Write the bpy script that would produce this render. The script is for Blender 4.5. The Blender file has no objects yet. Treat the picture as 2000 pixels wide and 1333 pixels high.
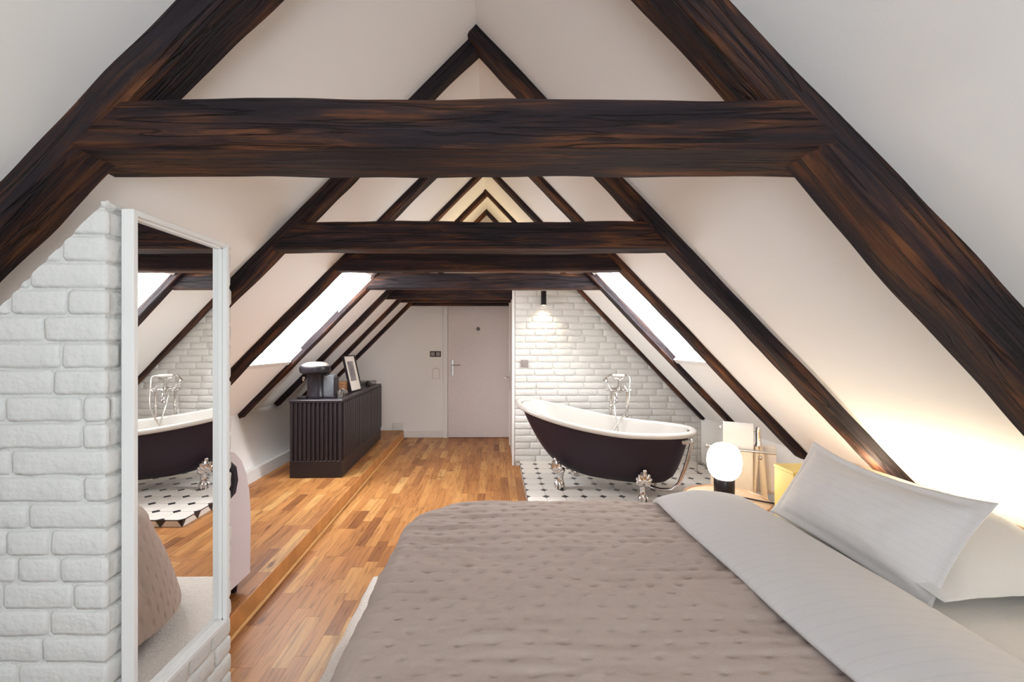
import bpy, bmesh, math, random
from mathutils import Vector, Matrix, noise, Euler
random.seed(7)
S = bpy.context.scene
COL = S.collection
R = math.radians
PI = math.pi

# ------------------------------------------------------------------ camera, world, lights, exposure
F, VX, VY, H = 830.0, 965.0, 672.0, 1.42
cam = bpy.data.cameras.new('camera')
co = bpy.data.objects.new('camera', cam); COL.objects.link(co)
co.location = (0, 0, H); co.rotation_euler = (R(90), 0, 0)
cam.sensor_width = 36; cam.lens = 36 * F / 2000
cam.shift_x = (1000 - VX) / 2000; cam.shift_y = (VY - 666.5) / 2000
cam.clip_start = 0.05
S.camera = co

wd = bpy.data.worlds.new('sky'); S.world = wd; wd.use_nodes = True
wd.node_tree.nodes['Background'].inputs[0].default_value = (0.86, 0.93, 1.0, 1)
wd.node_tree.nodes['Background'].inputs[1].default_value = 3.5
S.view_settings.view_transform = 'Standard'; S.view_settings.look = 'None'
S.view_settings.exposure = 0.53; S.view_settings.gamma = 1; S.view_settings.use_curve_mapping = False
S.cycles.use_denoising = True
S.cycles.sample_clamp_indirect = 8
S.cycles.diffuse_bounces = 10; S.cycles.max_bounces = 16; S.cycles.transparent_max_bounces = 12

# roof planes:  left  Z = ZL + SL*X     right  Z = ZR - SR*X
ZL, SL, ZR, SR = 3.291, 1.01, 3.085, 1.045
XR = (ZR - ZL) / (SL + SR); ZRIDGE = ZL + SL * XR
def ceil_z(x): return min(ZL + SL * x, ZR - SR * x)

def area(name, loc, direction, sx, sy, power, color, spread=None, up=None):
    l = bpy.data.lights.new(name, 'AREA'); l.shape = 'RECTANGLE'; l.size = sx; l.size_y = sy
    l.energy = power; l.color = color
    if spread: l.spread = R(spread)
    o = bpy.data.objects.new(name, l); COL.objects.link(o); o.location = loc
    d = Vector(direction).normalized()
    z = -d
    u = Vector(up or (0, 1, 0)); x = u.normalized(); x = (x - z * x.dot(z)).normalized(); y = z.cross(x)
    m = Matrix((x, y, z)).transposed().to_4x4(); m.translation = Vector(loc); o.matrix_world = m
    return o
nL = Vector((SL, 0, -1)).normalized()          # inward normals of the two slopes
nR = Vector((-SR, 0, -1)).normalized()
pL = Vector((-1.63, 3.80, ZL - SL * 1.63)); pR = Vector((1.42, 3.75, ZR - SR * 1.42))
area('skylight_daylight_left', pL - nL * 0.32, nL, 0.80, 1.10, 50, (1.0, 0.97, 0.95))
area('skylight_daylight_right', pR - nR * 0.32, nR, 0.80, 1.10, 50, (1.0, 0.97, 0.95))
area('gable_window_daylight', (0.1, -1.42, 1.45), (0, 1, 0), 1.35, 1.2, 28, (0.84, 0.94, 1.0), up=(1, 0, 0))

# ------------------------------------------------------------------ materials
def mat(name):
    m = bpy.data.materials.new(name); m.use_nodes = True
    nt = m.node_tree; b = nt.nodes['Principled BSDF']
    return m, nt, b
def N(nt, t, **k):
    n = nt.nodes.new(t)
    for a, v in k.items(): setattr(n, a, v)
    return n
def ramp(nt, stops, interp='LINEAR'):
    r = N(nt, 'ShaderNodeValToRGB'); e = r.color_ramp.elements
    r.color_ramp.interpolation = interp
    while len(e) < len(stops): e.new(0.5)
    for i, (p, c) in enumerate(stops): e[i].position = p; e[i].color = (*c, 1)
    return r
def simple(name, col, rough=0.5, metal=0.0, bump=0.0, bscale=40, spec=0.5, coat=0.0, vary=0.0):
    m, nt, b = mat(name)
    b.inputs['Base Color'].default_value = (*col, 1); b.inputs['Roughness'].default_value = rough
    b.inputs['Metallic'].default_value = metal; b.inputs['Specular IOR Level'].default_value = spec
    b.inputs['Coat Weight'].default_value = coat
    tc = N(nt, 'ShaderNodeTexCoord')
    nz = N(nt, 'ShaderNodeTexNoise'); nz.inputs['Scale'].default_value = bscale; nz.inputs['Detail'].default_value = 4
    nt.links.new(tc.outputs['Object'], nz.inputs['Vector'])
    if bump:
        bp = N(nt, 'ShaderNodeBump'); bp.inputs['Strength'].default_value = bump; bp.inputs['Distance'].default_value = 0.01
        nt.links.new(nz.outputs['Fac'], bp.inputs['Height']); nt.links.new(bp.outputs['Normal'], b.inputs['Normal'])
    if vary:
        r = ramp(nt, [(0.3, tuple(c * (1 - vary) for c in col)), (0.7, tuple(min(1, c * (1 + vary)) for c in col))])
        nt.links.new(nz.outputs['Fac'], r.inputs['Fac']); nt.links.new(r.outputs['Color'], b.inputs['Base Color'])
    return m
M = {}
M['plaster'] = simple('plaster', (0.90, 0.885, 0.865), 0.85, bump=0.06, bscale=55, spec=0.2)
M['white_paint'] = simple('white_paint', (0.80, 0.79, 0.77), 0.45, bump=0.02, bscale=30)
M['door_paint'] = simple('door_paint', (0.72, 0.66, 0.64), 0.5, bump=0.02, bscale=20, vary=0.02)
M['brick_paint'] = simple('brick_paint', (0.71, 0.70, 0.67), 0.6, bump=0.55, bscale=45, spec=0.3)
M['mortar_paint'] = simple('mortar_paint', (0.68, 0.67, 0.64), 0.7, bump=0.6, bscale=60, spec=0.3)
M['chrome'] = simple('chrome', (0.66, 0.64, 0.63), 0.13, 1.0)
M['steel'] = simple('brushed_steel', (0.62, 0.60, 0.57), 0.28, 1.0)
M['black_gloss'] = simple('black_satin_enamel', (0.020, 0.012, 0.019), 0.5, spec=0.25)
M['enamel'] = simple('white_enamel', (0.52, 0.49, 0.455), 0.2, coat=0.2)
M['tile_white'] = simple('white_floor_tile', (0.74, 0.70, 0.66), 0.35, vary=0.03, bscale=6)
M['tile_black'] = simple('black_floor_tile', (0.03, 0.026, 0.032), 0.3, vary=0.2, bscale=8)
M['grout'] = simple('grout', (0.42, 0.39, 0.36), 0.9)
M['black_lacquer'] = simple('black_lacquer', (0.017, 0.012, 0.016), 0.40, bump=0.05, bscale=30)
M['black_plastic'] = simple('black_plastic', (0.014, 0.011, 0.014), 0.32, spec=0.3)
M['grey_tank'] = simple('smoky_grey_plastic', (0.11, 0.115, 0.125), 0.2)
M['reflection_lid'] = simple('painted_reflection_lid', (0.34, 0.29, 0.26), 0.35)  # pale base colour paints a reflection onto the coffee machine's dome
M['cream_wood'] = simple('cream_wood', (0.80, 0.70, 0.55), 0.5, bump=0.1, bscale=50, vary=0.05)
M['yellow_wood'] = simple('yellow_painted_wood', (0.78, 0.60, 0.20), 0.55, vary=0.04, bscale=6)
M['box_wood'] = simple('box_wood', (0.36, 0.17, 0.08), 0.5, vary=0.2, bscale=20)
M['table_wood'] = simple('tan_table_wood', (0.50, 0.37, 0.26), 0.5, vary=.06, bscale=14)
M['bronze'] = simple('bronze_rim', (0.42, 0.26, 0.16), 0.4, 0.6)
M['towel'] = simple('white_terry_towel', (0.80, 0.77, 0.76), 0.95, bump=0.5, bscale=220, spec=0.1)
M['towel_cream'] = simple('cream_terry_towel', (0.82, 0.72, 0.60), 0.95, bump=0.5, bscale=220, spec=0.1)
M['lilac'] = simple('pale_lilac_upholstery', (0.66, 0.59, 0.62), 0.8, bump=0.1, bscale=150, spec=0.2)
M['dark_fabric'] = simple('dark_upholstery', (0.03, 0.024, 0.035), 0.8, bump=0.2, bscale=150)
M['rug'] = simple('wool_rug', (0.74, 0.69, 0.64), 0.95, bump=0.9, bscale=120, spec=0.1, vary=0.05)
M['grey_plate'] = simple('grey_brown_plate', (0.30, 0.26, 0.25), 0.4)
M['switch_plate'] = simple('pale_plate', (0.46, 0.42, 0.40), 0.5)
M['picture'] = simple('grey_print', (0.25, 0.24, 0.25), 0.5, vary=0.3, bscale=18)
M['paper'] = simple('paper_mount', (0.80, 0.76, 0.70), 0.7)

def fabric(name, col, stripes=None, weave=300, rough=0.9, wr=0.25):
    m, nt, b = mat(name)
    b.inputs['Roughness'].default_value = rough; b.inputs['Specular IOR Level'].default_value = 0.2
    b.inputs['Sheen Weight'].default_value = 0.15
    tc = N(nt, 'ShaderNodeTexCoord')
    nz = N(nt, 'ShaderNodeTexNoise'); nz.inputs['Scale'].default_value = weave; nz.inputs['Detail'].default_value = 2
    nt.links.new(tc.outputs['Object'], nz.inputs['Vector'])
    bp = N(nt, 'ShaderNodeBump'); bp.inputs['Strength'].default_value = wr; bp.inputs['Distance'].default_value = 0.004
    nt.links.new(nz.outputs['Fac'], bp.inputs['Height']); nt.links.new(bp.outputs['Normal'], b.inputs['Normal'])
    b.inputs['Base Color'].default_value = (*col, 1)
    if stripes:                                     # satin stripe woven into the cloth, one per `pitch`
        axis, pitch = stripes
        sx = N(nt, 'ShaderNodeSeparateXYZ'); nt.links.new(tc.outputs['Object'], sx.inputs[0])
        mu = N(nt, 'ShaderNodeMath', operation='MULTIPLY'); mu.inputs[1].default_value = 1 / pitch
        fr = N(nt, 'ShaderNodeMath', operation='FRACT')
        nt.links.new(sx.outputs[axis], mu.inputs[0]); nt.links.new(mu.outputs[0], fr.inputs[0])
        r = ramp(nt, [(0.0, col), (0.80, col), (0.86, tuple(c * 0.965 for c in col)), (0.95, tuple(c * 0.965 for c in col)), (1.0, col)])
        nt.links.new(fr.outputs[0], r.inputs['Fac']); nt.links.new(r.outputs['Color'], b.inputs['Base Color'])
    return m
M['sheet'] = fabric('white_striped_sateen', (0.58, 0.56, 0.555), ('Y', 0.042))
M['pillow'] = fabric('white_striped_pillowcase', (0.63, 0.61, 0.60), ('Y', 0.03))
M['cotton'] = fabric('white_cotton', (0.60, 0.59, 0.575))
M['quilt'] = fabric('grey_beige_quilted_cotton', (0.42, 0.335, 0.29), weave=180, wr=0.4)

def beam_mat():
    m, nt, b = mat('dark_stained_hewn_wood')
    tc = N(nt, 'ShaderNodeTexCoord'); oi = N(nt, 'ShaderNodeObjectInfo')
    ad = N(nt, 'ShaderNodeVectorMath', operation='ADD')
    sc = N(nt, 'ShaderNodeMath', operation='MULTIPLY'); sc.inputs[1].default_value = 37.0
    nt.links.new(oi.outputs['Random'], sc.inputs[0])
    nt.links.new(tc.outputs['Object'], ad.inputs[0]); nt.links.new(sc.outputs[0], ad.inputs[1])
    mp = N(nt, 'ShaderNodeMapping'); mp.inputs['Scale'].default_value = (1.3, 22, 22)
    nt.links.new(ad.outputs[0], mp.inputs['Vector'])
    g = N(nt, 'ShaderNodeTexNoise'); g.inputs['Scale'].default_value = 2.0; g.inputs['Detail'].default_value = 8; g.inputs['Roughness'].default_value = 0.65
    g.inputs['Distortion'].default_value = 0.6
    nt.links.new(mp.outputs[0], g.inputs['Vector'])
    mp2 = N(nt, 'ShaderNodeMapping'); mp2.inputs['Scale'].default_value = (0.8, 4, 4)
    nt.links.new(ad.outputs[0], mp2.inputs['Vector'])
    p = N(nt, 'ShaderNodeTexNoise'); p.inputs['Scale'].default_value = 2.2; p.inputs['Detail'].default_value = 5
    nt.links.new(mp2.outputs[0], p.inputs['Vector'])
    mx = N(nt, 'ShaderNodeMath', operation='MULTIPLY_ADD'); mx.inputs[1].default_value = 0.5
    ml = N(nt, 'ShaderNodeMath', operation='MULTIPLY'); ml.inputs[1].default_value = 0.55
    nt.links.new(p.outputs['Fac'], ml.inputs[0]); nt.links.new(g.outputs['Fac'], mx.inputs[0]); nt.links.new(ml.outputs[0], mx.inputs[2])
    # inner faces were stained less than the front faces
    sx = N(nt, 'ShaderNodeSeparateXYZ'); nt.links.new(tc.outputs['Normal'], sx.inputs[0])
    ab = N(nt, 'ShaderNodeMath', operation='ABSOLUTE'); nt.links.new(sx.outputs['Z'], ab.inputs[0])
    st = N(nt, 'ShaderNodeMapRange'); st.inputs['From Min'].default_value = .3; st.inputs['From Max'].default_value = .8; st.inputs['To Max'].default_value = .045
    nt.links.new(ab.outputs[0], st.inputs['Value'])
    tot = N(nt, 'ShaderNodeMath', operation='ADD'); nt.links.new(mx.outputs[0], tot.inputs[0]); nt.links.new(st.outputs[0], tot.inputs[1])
    r = ramp(nt, [(0.36, (0.009, 0.0045, 0.008)), (0.51, (0.018, 0.009, 0.0125)), (0.57, (0.040, 0.016, 0.012)), (0.63, (0.105, 0.036, 0.014)), (0.73, (0.22, 0.085, 0.030))])
    nt.links.new(tot.outputs[0], r.inputs['Fac'])
    # long drying cracks along the grain
    mp3 = N(nt, 'ShaderNodeMapping'); mp3.inputs['Scale'].default_value = (1.1, 26, 26)
    nt.links.new(ad.outputs[0], mp3.inputs['Vector'])
    ck = N(nt, 'ShaderNodeTexNoise'); ck.inputs['Scale'].default_value = 1.0; ck.inputs['Detail'].default_value = 3; ck.inputs['Distortion'].default_value = .5
    nt.links.new(mp3.outputs[0], ck.inputs['Vector'])
    cr = ramp(nt, [(0.0, (1, 1, 1)), (0.475, (1, 1, 1)), (0.497, (.16, .14, .16)), (0.503, (.16, .14, .16)), (0.525, (1, 1, 1))])
    nt.links.new(ck.outputs['Fac'], cr.inputs['Fac'])
    mm = N(nt, 'ShaderNodeMix', data_type='RGBA', blend_type='MULTIPLY'); mm.inputs[0].default_value = .85
    nt.links.new(r.outputs['Color'], mm.inputs[6]); nt.links.new(cr.outputs['Color'], mm.inputs[7])
    nt.links.new(mm.outputs[2], b.inputs['Base Color'])
    b.inputs['Roughness'].default_value = 0.6; b.inputs['Specular IOR Level'].default_value = 0.3
    hm = N(nt, 'ShaderNodeMath', operation='MULTIPLY'); nt.links.new(g.outputs['Fac'], hm.inputs[0]); nt.links.new(cr.outputs['Color'], hm.inputs[1])
    bp = N(nt, 'ShaderNodeBump'); bp.inputs['Strength'].default_value = 1.0; bp.inputs['Distance'].default_value = 0.014
    nt.links.new(hm.outputs[0], bp.inputs['Height']); nt.links.new(bp.outputs['Normal'], b.inputs['Normal'])
    return m
M['beam'] = beam_mat()

def plank_mat():
    m, nt, b = mat('oak_strip_flooring')
    tc = N(nt, 'ShaderNodeTexCoord'); oi = N(nt, 'ShaderNodeObjectInfo'); ge = N(nt, 'ShaderNodeNewGeometry')
    sm = N(nt, 'ShaderNodeMath', operation='ADD'); fr = N(nt, 'ShaderNodeMath', operation='FRACT')
    nt.links.new(oi.outputs['Random'], sm.inputs[0]); nt.links.new(ge.outputs['Random Per Island'], sm.inputs[1]); nt.links.new(sm.outputs[0], fr.inputs[0])
    sc = N(nt, 'ShaderNodeMath', operation='MULTIPLY'); sc.inputs[1].default_value = 53.0
    nt.links.new(fr.outputs[0], sc.inputs[0])
    ad = N(nt, 'ShaderNodeVectorMath', operation='ADD')
    nt.links.new(tc.outputs['Object'], ad.inputs[0]); nt.links.new(sc.outputs[0], ad.inputs[1])
    mp = N(nt, 'ShaderNodeMapping'); mp.inputs['Scale'].default_value = (28, 2.2, 10)
    nt.links.new(ad.outputs[0], mp.inputs['Vector'])
    g = N(nt, 'ShaderNodeTexNoise'); g.inputs['Scale'].default_value = 2.0; g.inputs['Detail'].default_value = 6; g.inputs['Distortion'].default_value = 0.8
    nt.links.new(mp.outputs[0], g.inputs['Vector'])
    base = ramp(nt, [(0.0, (0.24, 0.092, 0.030)), (0.12, (0.36, 0.15, 0.048)), (0.5, (0.45, 0.202, 0.066)), (0.85, (0.51, 0.25, 0.084)), (1.0, (0.58, 0.33, 0.125))])
    nt.links.new(fr.outputs[0], base.inputs['Fac'])
    gr = ramp(nt, [(0.30, (0.55, 0.50, 0.45)), (0.5, (0.95, 0.93, 0.9)), (0.75, (1.08, 1.06, 1.02))])
    nt.links.new(g.outputs['Fac'], gr.inputs['Fac'])
    mp2 = N(nt, 'ShaderNodeMapping'); mp2.inputs['Scale'].default_value = (9, 3, 9)
    nt.links.new(ad.outputs[0], mp2.inputs['Vector'])
    kn = N(nt, 'ShaderNodeTexNoise'); kn.inputs['Scale'].default_value = 1.6; kn.inputs['Detail'].default_value = 2
    nt.links.new(mp2.outputs[0], kn.inputs['Vector'])
    kr = ramp(nt, [(0.0, (0.35, 0.28, 0.22)), (0.24, (0.45, 0.36, 0.3)), (0.34, (1, 1, 1)), (1.0, (1, 1, 1))])
    nt.links.new(kn.outputs['Fac'], kr.inputs['Fac'])
    m1 = N(nt, 'ShaderNodeMix', data_type='RGBA', blend_type='MULTIPLY'); m1.inputs[0].default_value = 1
    m2 = N(nt, 'ShaderNodeMix', data_type='RGBA', blend_type='MULTIPLY'); m2.inputs[0].default_value = 1
    nt.links.new(base.outputs[0], m1.inputs[6]); nt.links.new(gr.outputs[0], m1.inputs[7])
    nt.links.new(m1.outputs[2], m2.inputs[6]); nt.links.new(kr.outputs[0], m2.inputs[7])
    nt.links.new(m2.outputs[2], b.inputs['Base Color'])
    b.inputs['Roughness'].default_value = 0.42; b.inputs['Specular IOR Level'].default_value = 0.35
    bp = N(nt, 'ShaderNodeBump'); bp.inputs['Strength'].default_value = 0.15; bp.inputs['Distance'].default_value = 0.003
    nt.links.new(g.outputs['Fac'], bp.inputs['Height']); nt.links.new(bp.outputs['Normal'], b.inputs['Normal'])
    return m
M['plank'] = plank_mat()
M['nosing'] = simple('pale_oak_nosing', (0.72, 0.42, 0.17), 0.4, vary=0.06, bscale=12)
M['riser'] = simple('orange_oak_riser', (0.50, 0.23, 0.075), 0.4, vary=0.2, bscale=9)  # orange-brown oak for the riser board, varied at random
M['subfloor'] = simple('dark_subfloor', (0.10, 0.05, 0.02), 0.8)

def glassy(name, tint=(1, 1, 1), refl=0.1):
    m, nt, b = mat(name); nt.nodes.remove(b)
    t = N(nt, 'ShaderNodeBsdfTransparent'); t.inputs[0].default_value = (*tint, 1)
    g = N(nt, 'ShaderNodeBsdfGlossy'); g.inputs['Roughness'].default_value = 0.02
    mx = N(nt, 'ShaderNodeMixShader'); mx.inputs[0].default_value = refl
    nt.links.new(t.outputs[0], mx.inputs[1]); nt.links.new(g.outputs[0], mx.inputs[2])
    nt.links.new(mx.outputs[0], nt.nodes['Material Output'].inputs[0])
    return m
M['glass'] = glassy('window_glass', (0.98, 0.99, 1.0), 0.05)
M['drink_glass'] = glassy('drinking_glass', (0.8, 0.8, 0.8), 0.25)
def mirror_mat():
    m, nt, b = mat('silvered_mirror')
    b.inputs['Base Color'].default_value = (0.86, 0.86, 0.85, 1); b.inputs['Metallic'].default_value = 1; b.inputs['Roughness'].default_value = 0.004
    return m
M['mirror'] = mirror_mat()
def emit(name, col, strength):
    m, nt, b = mat(name)
    b.inputs['Base Color'].default_value = (0.9, 0.9, 0.88, 1)
    b.inputs['Emission Color'].default_value = (*col, 1); b.inputs['Emission Strength'].default_value = strength
    return m
M['globe'] = emit('lit_opal_glass', (1.0, 0.86, 0.66), 9.0)
M['led'] = emit('warm_led', (1.0, 0.82, 0.52), 6.0)

# ------------------------------------------------------------------ mesh helpers
class MB:
    def __init__(s): s.bm = bmesh.new()
    def box(s, x0, x1, y0, y1, z0, z1, bev=0, seg=1, mtx=None):
        r = bmesh.ops.create_cube(s.bm, size=1); vs = r['verts']
        for v in vs:
            v.co = Vector(((x0 + x1) / 2 + v.co.x * (x1 - x0), (y0 + y1) / 2 + v.co.y * (y1 - y0), (z0 + z1) / 2 + v.co.z * (z1 - z0)))
        allv = vs
        if bev:
            es = list({e for v in vs for e in v.link_edges})
            rr = bmesh.ops.bevel(s.bm, geom=es, offset=bev, segments=seg, affect='EDGES', profile=0.5)
            allv = list(set(rr['verts']) | {v for v in vs if v.is_valid})
        if mtx is not None:
            for v in allv: v.co = mtx @ v.co
        return s
    def tube(s, pts, r, n=10, closed=False, cap=True, sq=1.0):
        pts = [Vector(p) for p in pts]; k = len(pts)
        rs = r if isinstance(r, (list, tuple)) else [r] * k
        rings = []; prev = None
        for i, p in enumerate(pts):
            if closed: t = (pts[(i + 1) % k] - pts[i - 1])
            else: t = pts[min(i + 1, k - 1)] - pts[max(i - 1, 0)]
            if t.length < 1e-9: t = Vector((0, 0, 1))
            t.normalize()
            if prev is None:
                a = Vector((0, 0, 1)) if abs(t.z) < 0.9 else Vector((1, 0, 0))
                x = t.cross(a).normalized()
            else:
                x = prev - t * prev.dot(t)
                x = x.normalized() if x.length > 1e-6 else t.orthogonal().normalized()
            prev = x; y = t.cross(x)
            rings.append([s.bm.verts.new(p + (x * math.cos(2 * PI * j / n) + y * math.sin(2 * PI * j / n) * sq) * rs[i]) for j in range(n)])
        m = k if closed else k - 1
        for i in range(m):
            a, b = rings[i], rings[(i + 1) % k]
            for j in range(n): s.bm.faces.new((a[j], a[(j + 1) % n], b[(j + 1) % n], b[j]))
        if cap and not closed:
            s.bm.faces.new(rings[0][::-1]); s.bm.faces.new(rings[-1])
        return s
    def lathe(s, prof, n=24, mtx=None, sx=1.0, sy=1.0):
        rings = []
        for r, z in prof:
            ring = []
            for j in range(n):
                v = Vector((r * math.cos(2 * PI * j / n) * sx, r * math.sin(2 * PI * j / n) * sy, z))
                ring.append(s.bm.verts.new(mtx @ v if mtx is not None else v))
            rings.append(ring)
        for a, b in zip(rings, rings[1:]):
            for j in range(n): s.bm.faces.new((a[j], a[(j + 1) % n], b[(j + 1) % n], b[j]))
        s.bm.faces.new(rings[0][::-1]); s.bm.faces.new(rings[-1])
        return s
    def ball(s, c, rx, ry=None, rz=None, seg=12, mtx=None):
        ry = ry or rx; rz = rz or rx
        r = bmesh.ops.create_uvsphere(s.bm, u_segments=seg, v_segments=max(6, seg // 2), radius=1)
        for v in r['verts']:
            q = Vector((v.co.x * rx, v.co.y * ry, v.co.z * rz))
            if mtx is not None: q = mtx @ q
            v.co = q + Vector(c)
        return s
    def grid(s, nu, nv, f, wrap=False, keep=None):
        vs = [[s.bm.verts.new(f(i, j)) for j in range(nv + 1)] for i in range(nu if wrap else nu + 1)]
        for i in range(nu):
            a, b = vs[i], vs[(i + 1) % len(vs)]
            for j in range(nv):
                if keep is None or keep(i, j): s.bm.faces.new((a[j], b[j], b[j + 1], a[j + 1]))
        return vs
    def prism(s, poly, axis, a0, a1):
        def P(p, a):
            return {'x': (a, p[0], p[1]), 'y': (p[0], a, p[1]), 'z': (p[0], p[1], a)}[axis]
        A = [s.bm.verts.new(P(p, a0)) for p in poly]; B = [s.bm.verts.new(P(p, a1)) for p in poly]
        s.bm.faces.new(A); s.bm.faces.new(B[::-1])
        n = len(poly)
        for i in range(n): s.bm.faces.new((A[i], B[i], B[(i + 1) % n], A[(i + 1) % n]))
        return s
    def mesh(s, name, m, smooth=False, angle=35):
        loose = [v for v in s.bm.verts if not v.link_faces]
        if loose: bmesh.ops.delete(s.bm, geom=loose, context='VERTS')
        bmesh.ops.recalc_face_normals(s.bm, faces=s.bm.faces)
        me = bpy.data.meshes.new(name)
        if smooth:
            for f in s.bm.faces: f.smooth = True
            for e in s.bm.edges:
                if len(e.link_faces) == 2 and e.calc_face_angle(0) > R(angle): e.smooth = False
        s.bm.to_mesh(me); s.bm.free()
        if m: me.materials.append(m)
        return me
    def build(s, name, m, parent=None, smooth=False, angle=35, loc=None, **props):
        return link(name, s.mesh(name, m, smooth, angle), parent, loc, **props)
def link(name, data, parent=None, loc=None, rot=None, **props):
    o = bpy.data.objects.new(name, data); COL.objects.link(o)
    if parent: o.parent = parent
    if loc: o.location = loc
    if rot: o.rotation_euler = rot
    for k, v in props.items(): o[k] = v
    return o
def thing(name, label, cat, loc, rz=0, group=None):
    o = link(name, None, None, loc, (0, 0, rz), label=label, category=cat)
    o.empty_display_size = 0.1
    if group: o['group'] = group
    return o
def struct(b, name, m, label=None, smooth=False, parent=None):
    o = b.build(name, m, parent, smooth)
    o['kind'] = 'structure'
    if label: o['label'] = label
    return o
def fbm(p, f=1.0, o=3): return noise.fractal(Vector(p) * f, 1.0, 2.0, o)

# ------------------------------------------------------------------ shell: ceilings with skylight holes
Y0, Y1 = -1.25, 6.46
YD = 6.44
XKL, XKR = -2.55, 2.41
def ceiling(side):
    # local coords: u along Y, s distance down-slope from the ridge (in X units), thickness outwards
    sl = SL if side < 0 else SR
    n = nL if side < 0 else nR
    xk = 2.75
    def P(y, ax, t): 
        x = XR + side * ax
        z = (ZL + SL * x) if side < 0 else (ZR - SR * x)
        return Vector((x, y, z)) - n * t
    if side < 0: hy0, hy1, zlo, zhi = 3.42, 4.22, 1.215, 2.08
    else: hy0, hy1, zlo, zhi = 3.40, 4.10, 1.24, 2.08
    a0 = (ZRIDGE - zhi) / sl; a1 = (ZRIDGE - zlo) / sl
    b = MB()
    ys = [Y0, hy0, hy1, Y1]; as_ = [0, a0, a1, xk - abs(XR) if side < 0 else xk]
    for i in range(3):
        for j in range(3):
            if i == 1 and j == 1: continue
            for t in (0, 0.2):
                q = [P(ys[i], as_[j], t), P(ys[i + 1], as_[j], t), P(ys[i + 1], as_[j + 1], t), P(ys[i], as_[j + 1], t)]
                b.bm.faces.new([b.bm.verts.new(p) for p in q])
    h = [(hy0, a0), (hy1, a0), (hy1, a1), (hy0, a1)]
    for k in range(4):
        (ya, aa), (yb, ab) = h[k], h[(k + 1) % 4]
        b.bm.faces.new([b.bm.verts.new(p) for p in (P(ya, aa, 0), P(yb, ab, 0), P(yb, ab, 0.2), P(ya, aa, 0.2))])
    bmesh.ops.remove_doubles(b.bm, verts=b.bm.verts, dist=1e-5)
    struct(b, 'ceiling', M['plaster'], 'white plaster roof slope on the ' + ('mirror' if side < 0 else 'bed') + ' side')
    return P, (hy0, hy1, a0, a1)
PLf, HL = ceiling(-1)
PRf, HR = ceiling(1)
def skylight(idx, P, h, label):
    hy0, hy1, a0, a1 = h
    w = link('window_%d' % idx, None, None, None, kind='structure', label=label)
    def bar(ya, aa, yb, ab, t0, t1, name, m):
        b = MB()
        c = [P(y, a, t) for t in (t0, t1) for (y, a) in ((ya, aa), (yb, aa), (yb, ab), (ya, ab))]
        v = [b.bm.verts.new(p) for p in c]
        for f in ((0, 1, 2, 3), (7, 6, 5, 4), (0, 4, 5, 1), (1, 5, 6, 2), (2, 6, 7, 3), (3, 7, 4, 0)): b.bm.faces.new([v[i] for i in f])
        return b.build(name, m, w)
    fw = 0.045
    bar(hy0, a0, hy1, a0 + fw, 0.13, 0.19, 'window_frame', M['white_paint'])
    bar(hy0, a1 - fw, hy1, a1, 0.13, 0.19, 'window_frame', M['white_paint'])
    bar(hy0, a0 + fw, hy0 + fw, a1 - fw, 0.13, 0.19, 'window_frame', M['white_paint'])
    bar(hy1 - fw, a0 + fw, hy1, a1 - fw, 0.13, 0.19, 'window_frame', M['white_paint'])
    bar(hy0 + fw, a0 + fw, hy1 - fw, a1 - fw, 0.155, 0.163, 'pane', M['glass'])
    bar(hy0 + 0.002, a1 - 0.035, hy1 - 0.002, a1 - 0.002, -0.012, 0.135, 'window_sill', M['white_paint'])
skylight(1, PLf, HL, 'bright skylight above the black cabinet')
skylight(2, PRf, HR, 'bright skylight in the slope above the bathtub')

# knee walls
b = MB()   # battered knee wall on the mirror side
b.prism([(-2.27, 0.0), (XKL, 0.72), (-2.9, 0.60), (-2.9, -0.05), (-2.27, -0.05)], 'y', Y0, Y1)
struct(b, 'wall_left', M['plaster'], 'low plaster wall below the slope behind the black cabinet')
b = MB(); b.prism([(-2.262, 0.0), (-2.297, 0.215), (-2.35, 0.215), (-2.35, 0.0)], 'y', 1.8, 6.4)
struct(b, 'baseboard_left', M['white_paint'])
b = MB(); b.box(XKR, XKR + 0.1, Y0, Y1, -0.05, 0.60)
struct(b, 'wall_right', M['plaster'], 'low plaster wall beside the tiled bath platform')
# door wall (gable)
b = MB(); b.prism([(-2.75, -0.05), (2.75, -0.05), (2.75, ceil_z(2.75) + .1), (XR, ZRIDGE + .1), (-2.75, ceil_z(-2.75) + .1)], 'y', YD, YD + 0.12)
struct(b, 'wall_back', M['plaster'], 'end wall with the entrance door')
# gable wall behind the camera with a window
b = MB()
wx0, wx1, wz0, wz1 = -0.62, 0.82, 0.82, 2.08
for poly in ([(-2.75, -.05), (wx0, -.05), (wx0, ceil_z(wx0) + .1), (-2.75, ceil_z(-2.75) + .1)],
             [(wx1, -.05), (2.75, -.05), (2.75, ceil_z(2.75) + .1), (wx1, ceil_z(wx1) + .1)],
             [(wx0, -.05), (wx1, -.05), (wx1, wz0), (wx0, wz0)],
             [(wx0, wz1), (wx1, wz1), (wx1, ceil_z(wx1) + .1), (XR, ZRIDGE + .1), (wx0, ceil_z(wx0) + .1)]):
    b.prism(poly, 'y', Y0 - 0.12, Y0)
struct(b, 'wall_front', M['plaster'], 'gable wall at the near end of the room')
w3 = link('window_3', None, None, None, kind='structure', label='gable window at the near end of the room')
for q in ((wx0, wx0 + .06, wz0, wz1), (wx1 - .06, wx1, wz0, wz1), (wx0 + .06, wx1 - .06, wz0, wz0 + .06), (wx0 + .06, wx1 - .06, wz1 - .06, wz1), (.07, .13, wz0 + .06, wz1 - .06)):
    MB().box(q[0], q[1], Y0 - .08, Y0 - .03, q[2], q[3], .005).build('window_frame', M['white_paint'], w3)
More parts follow.
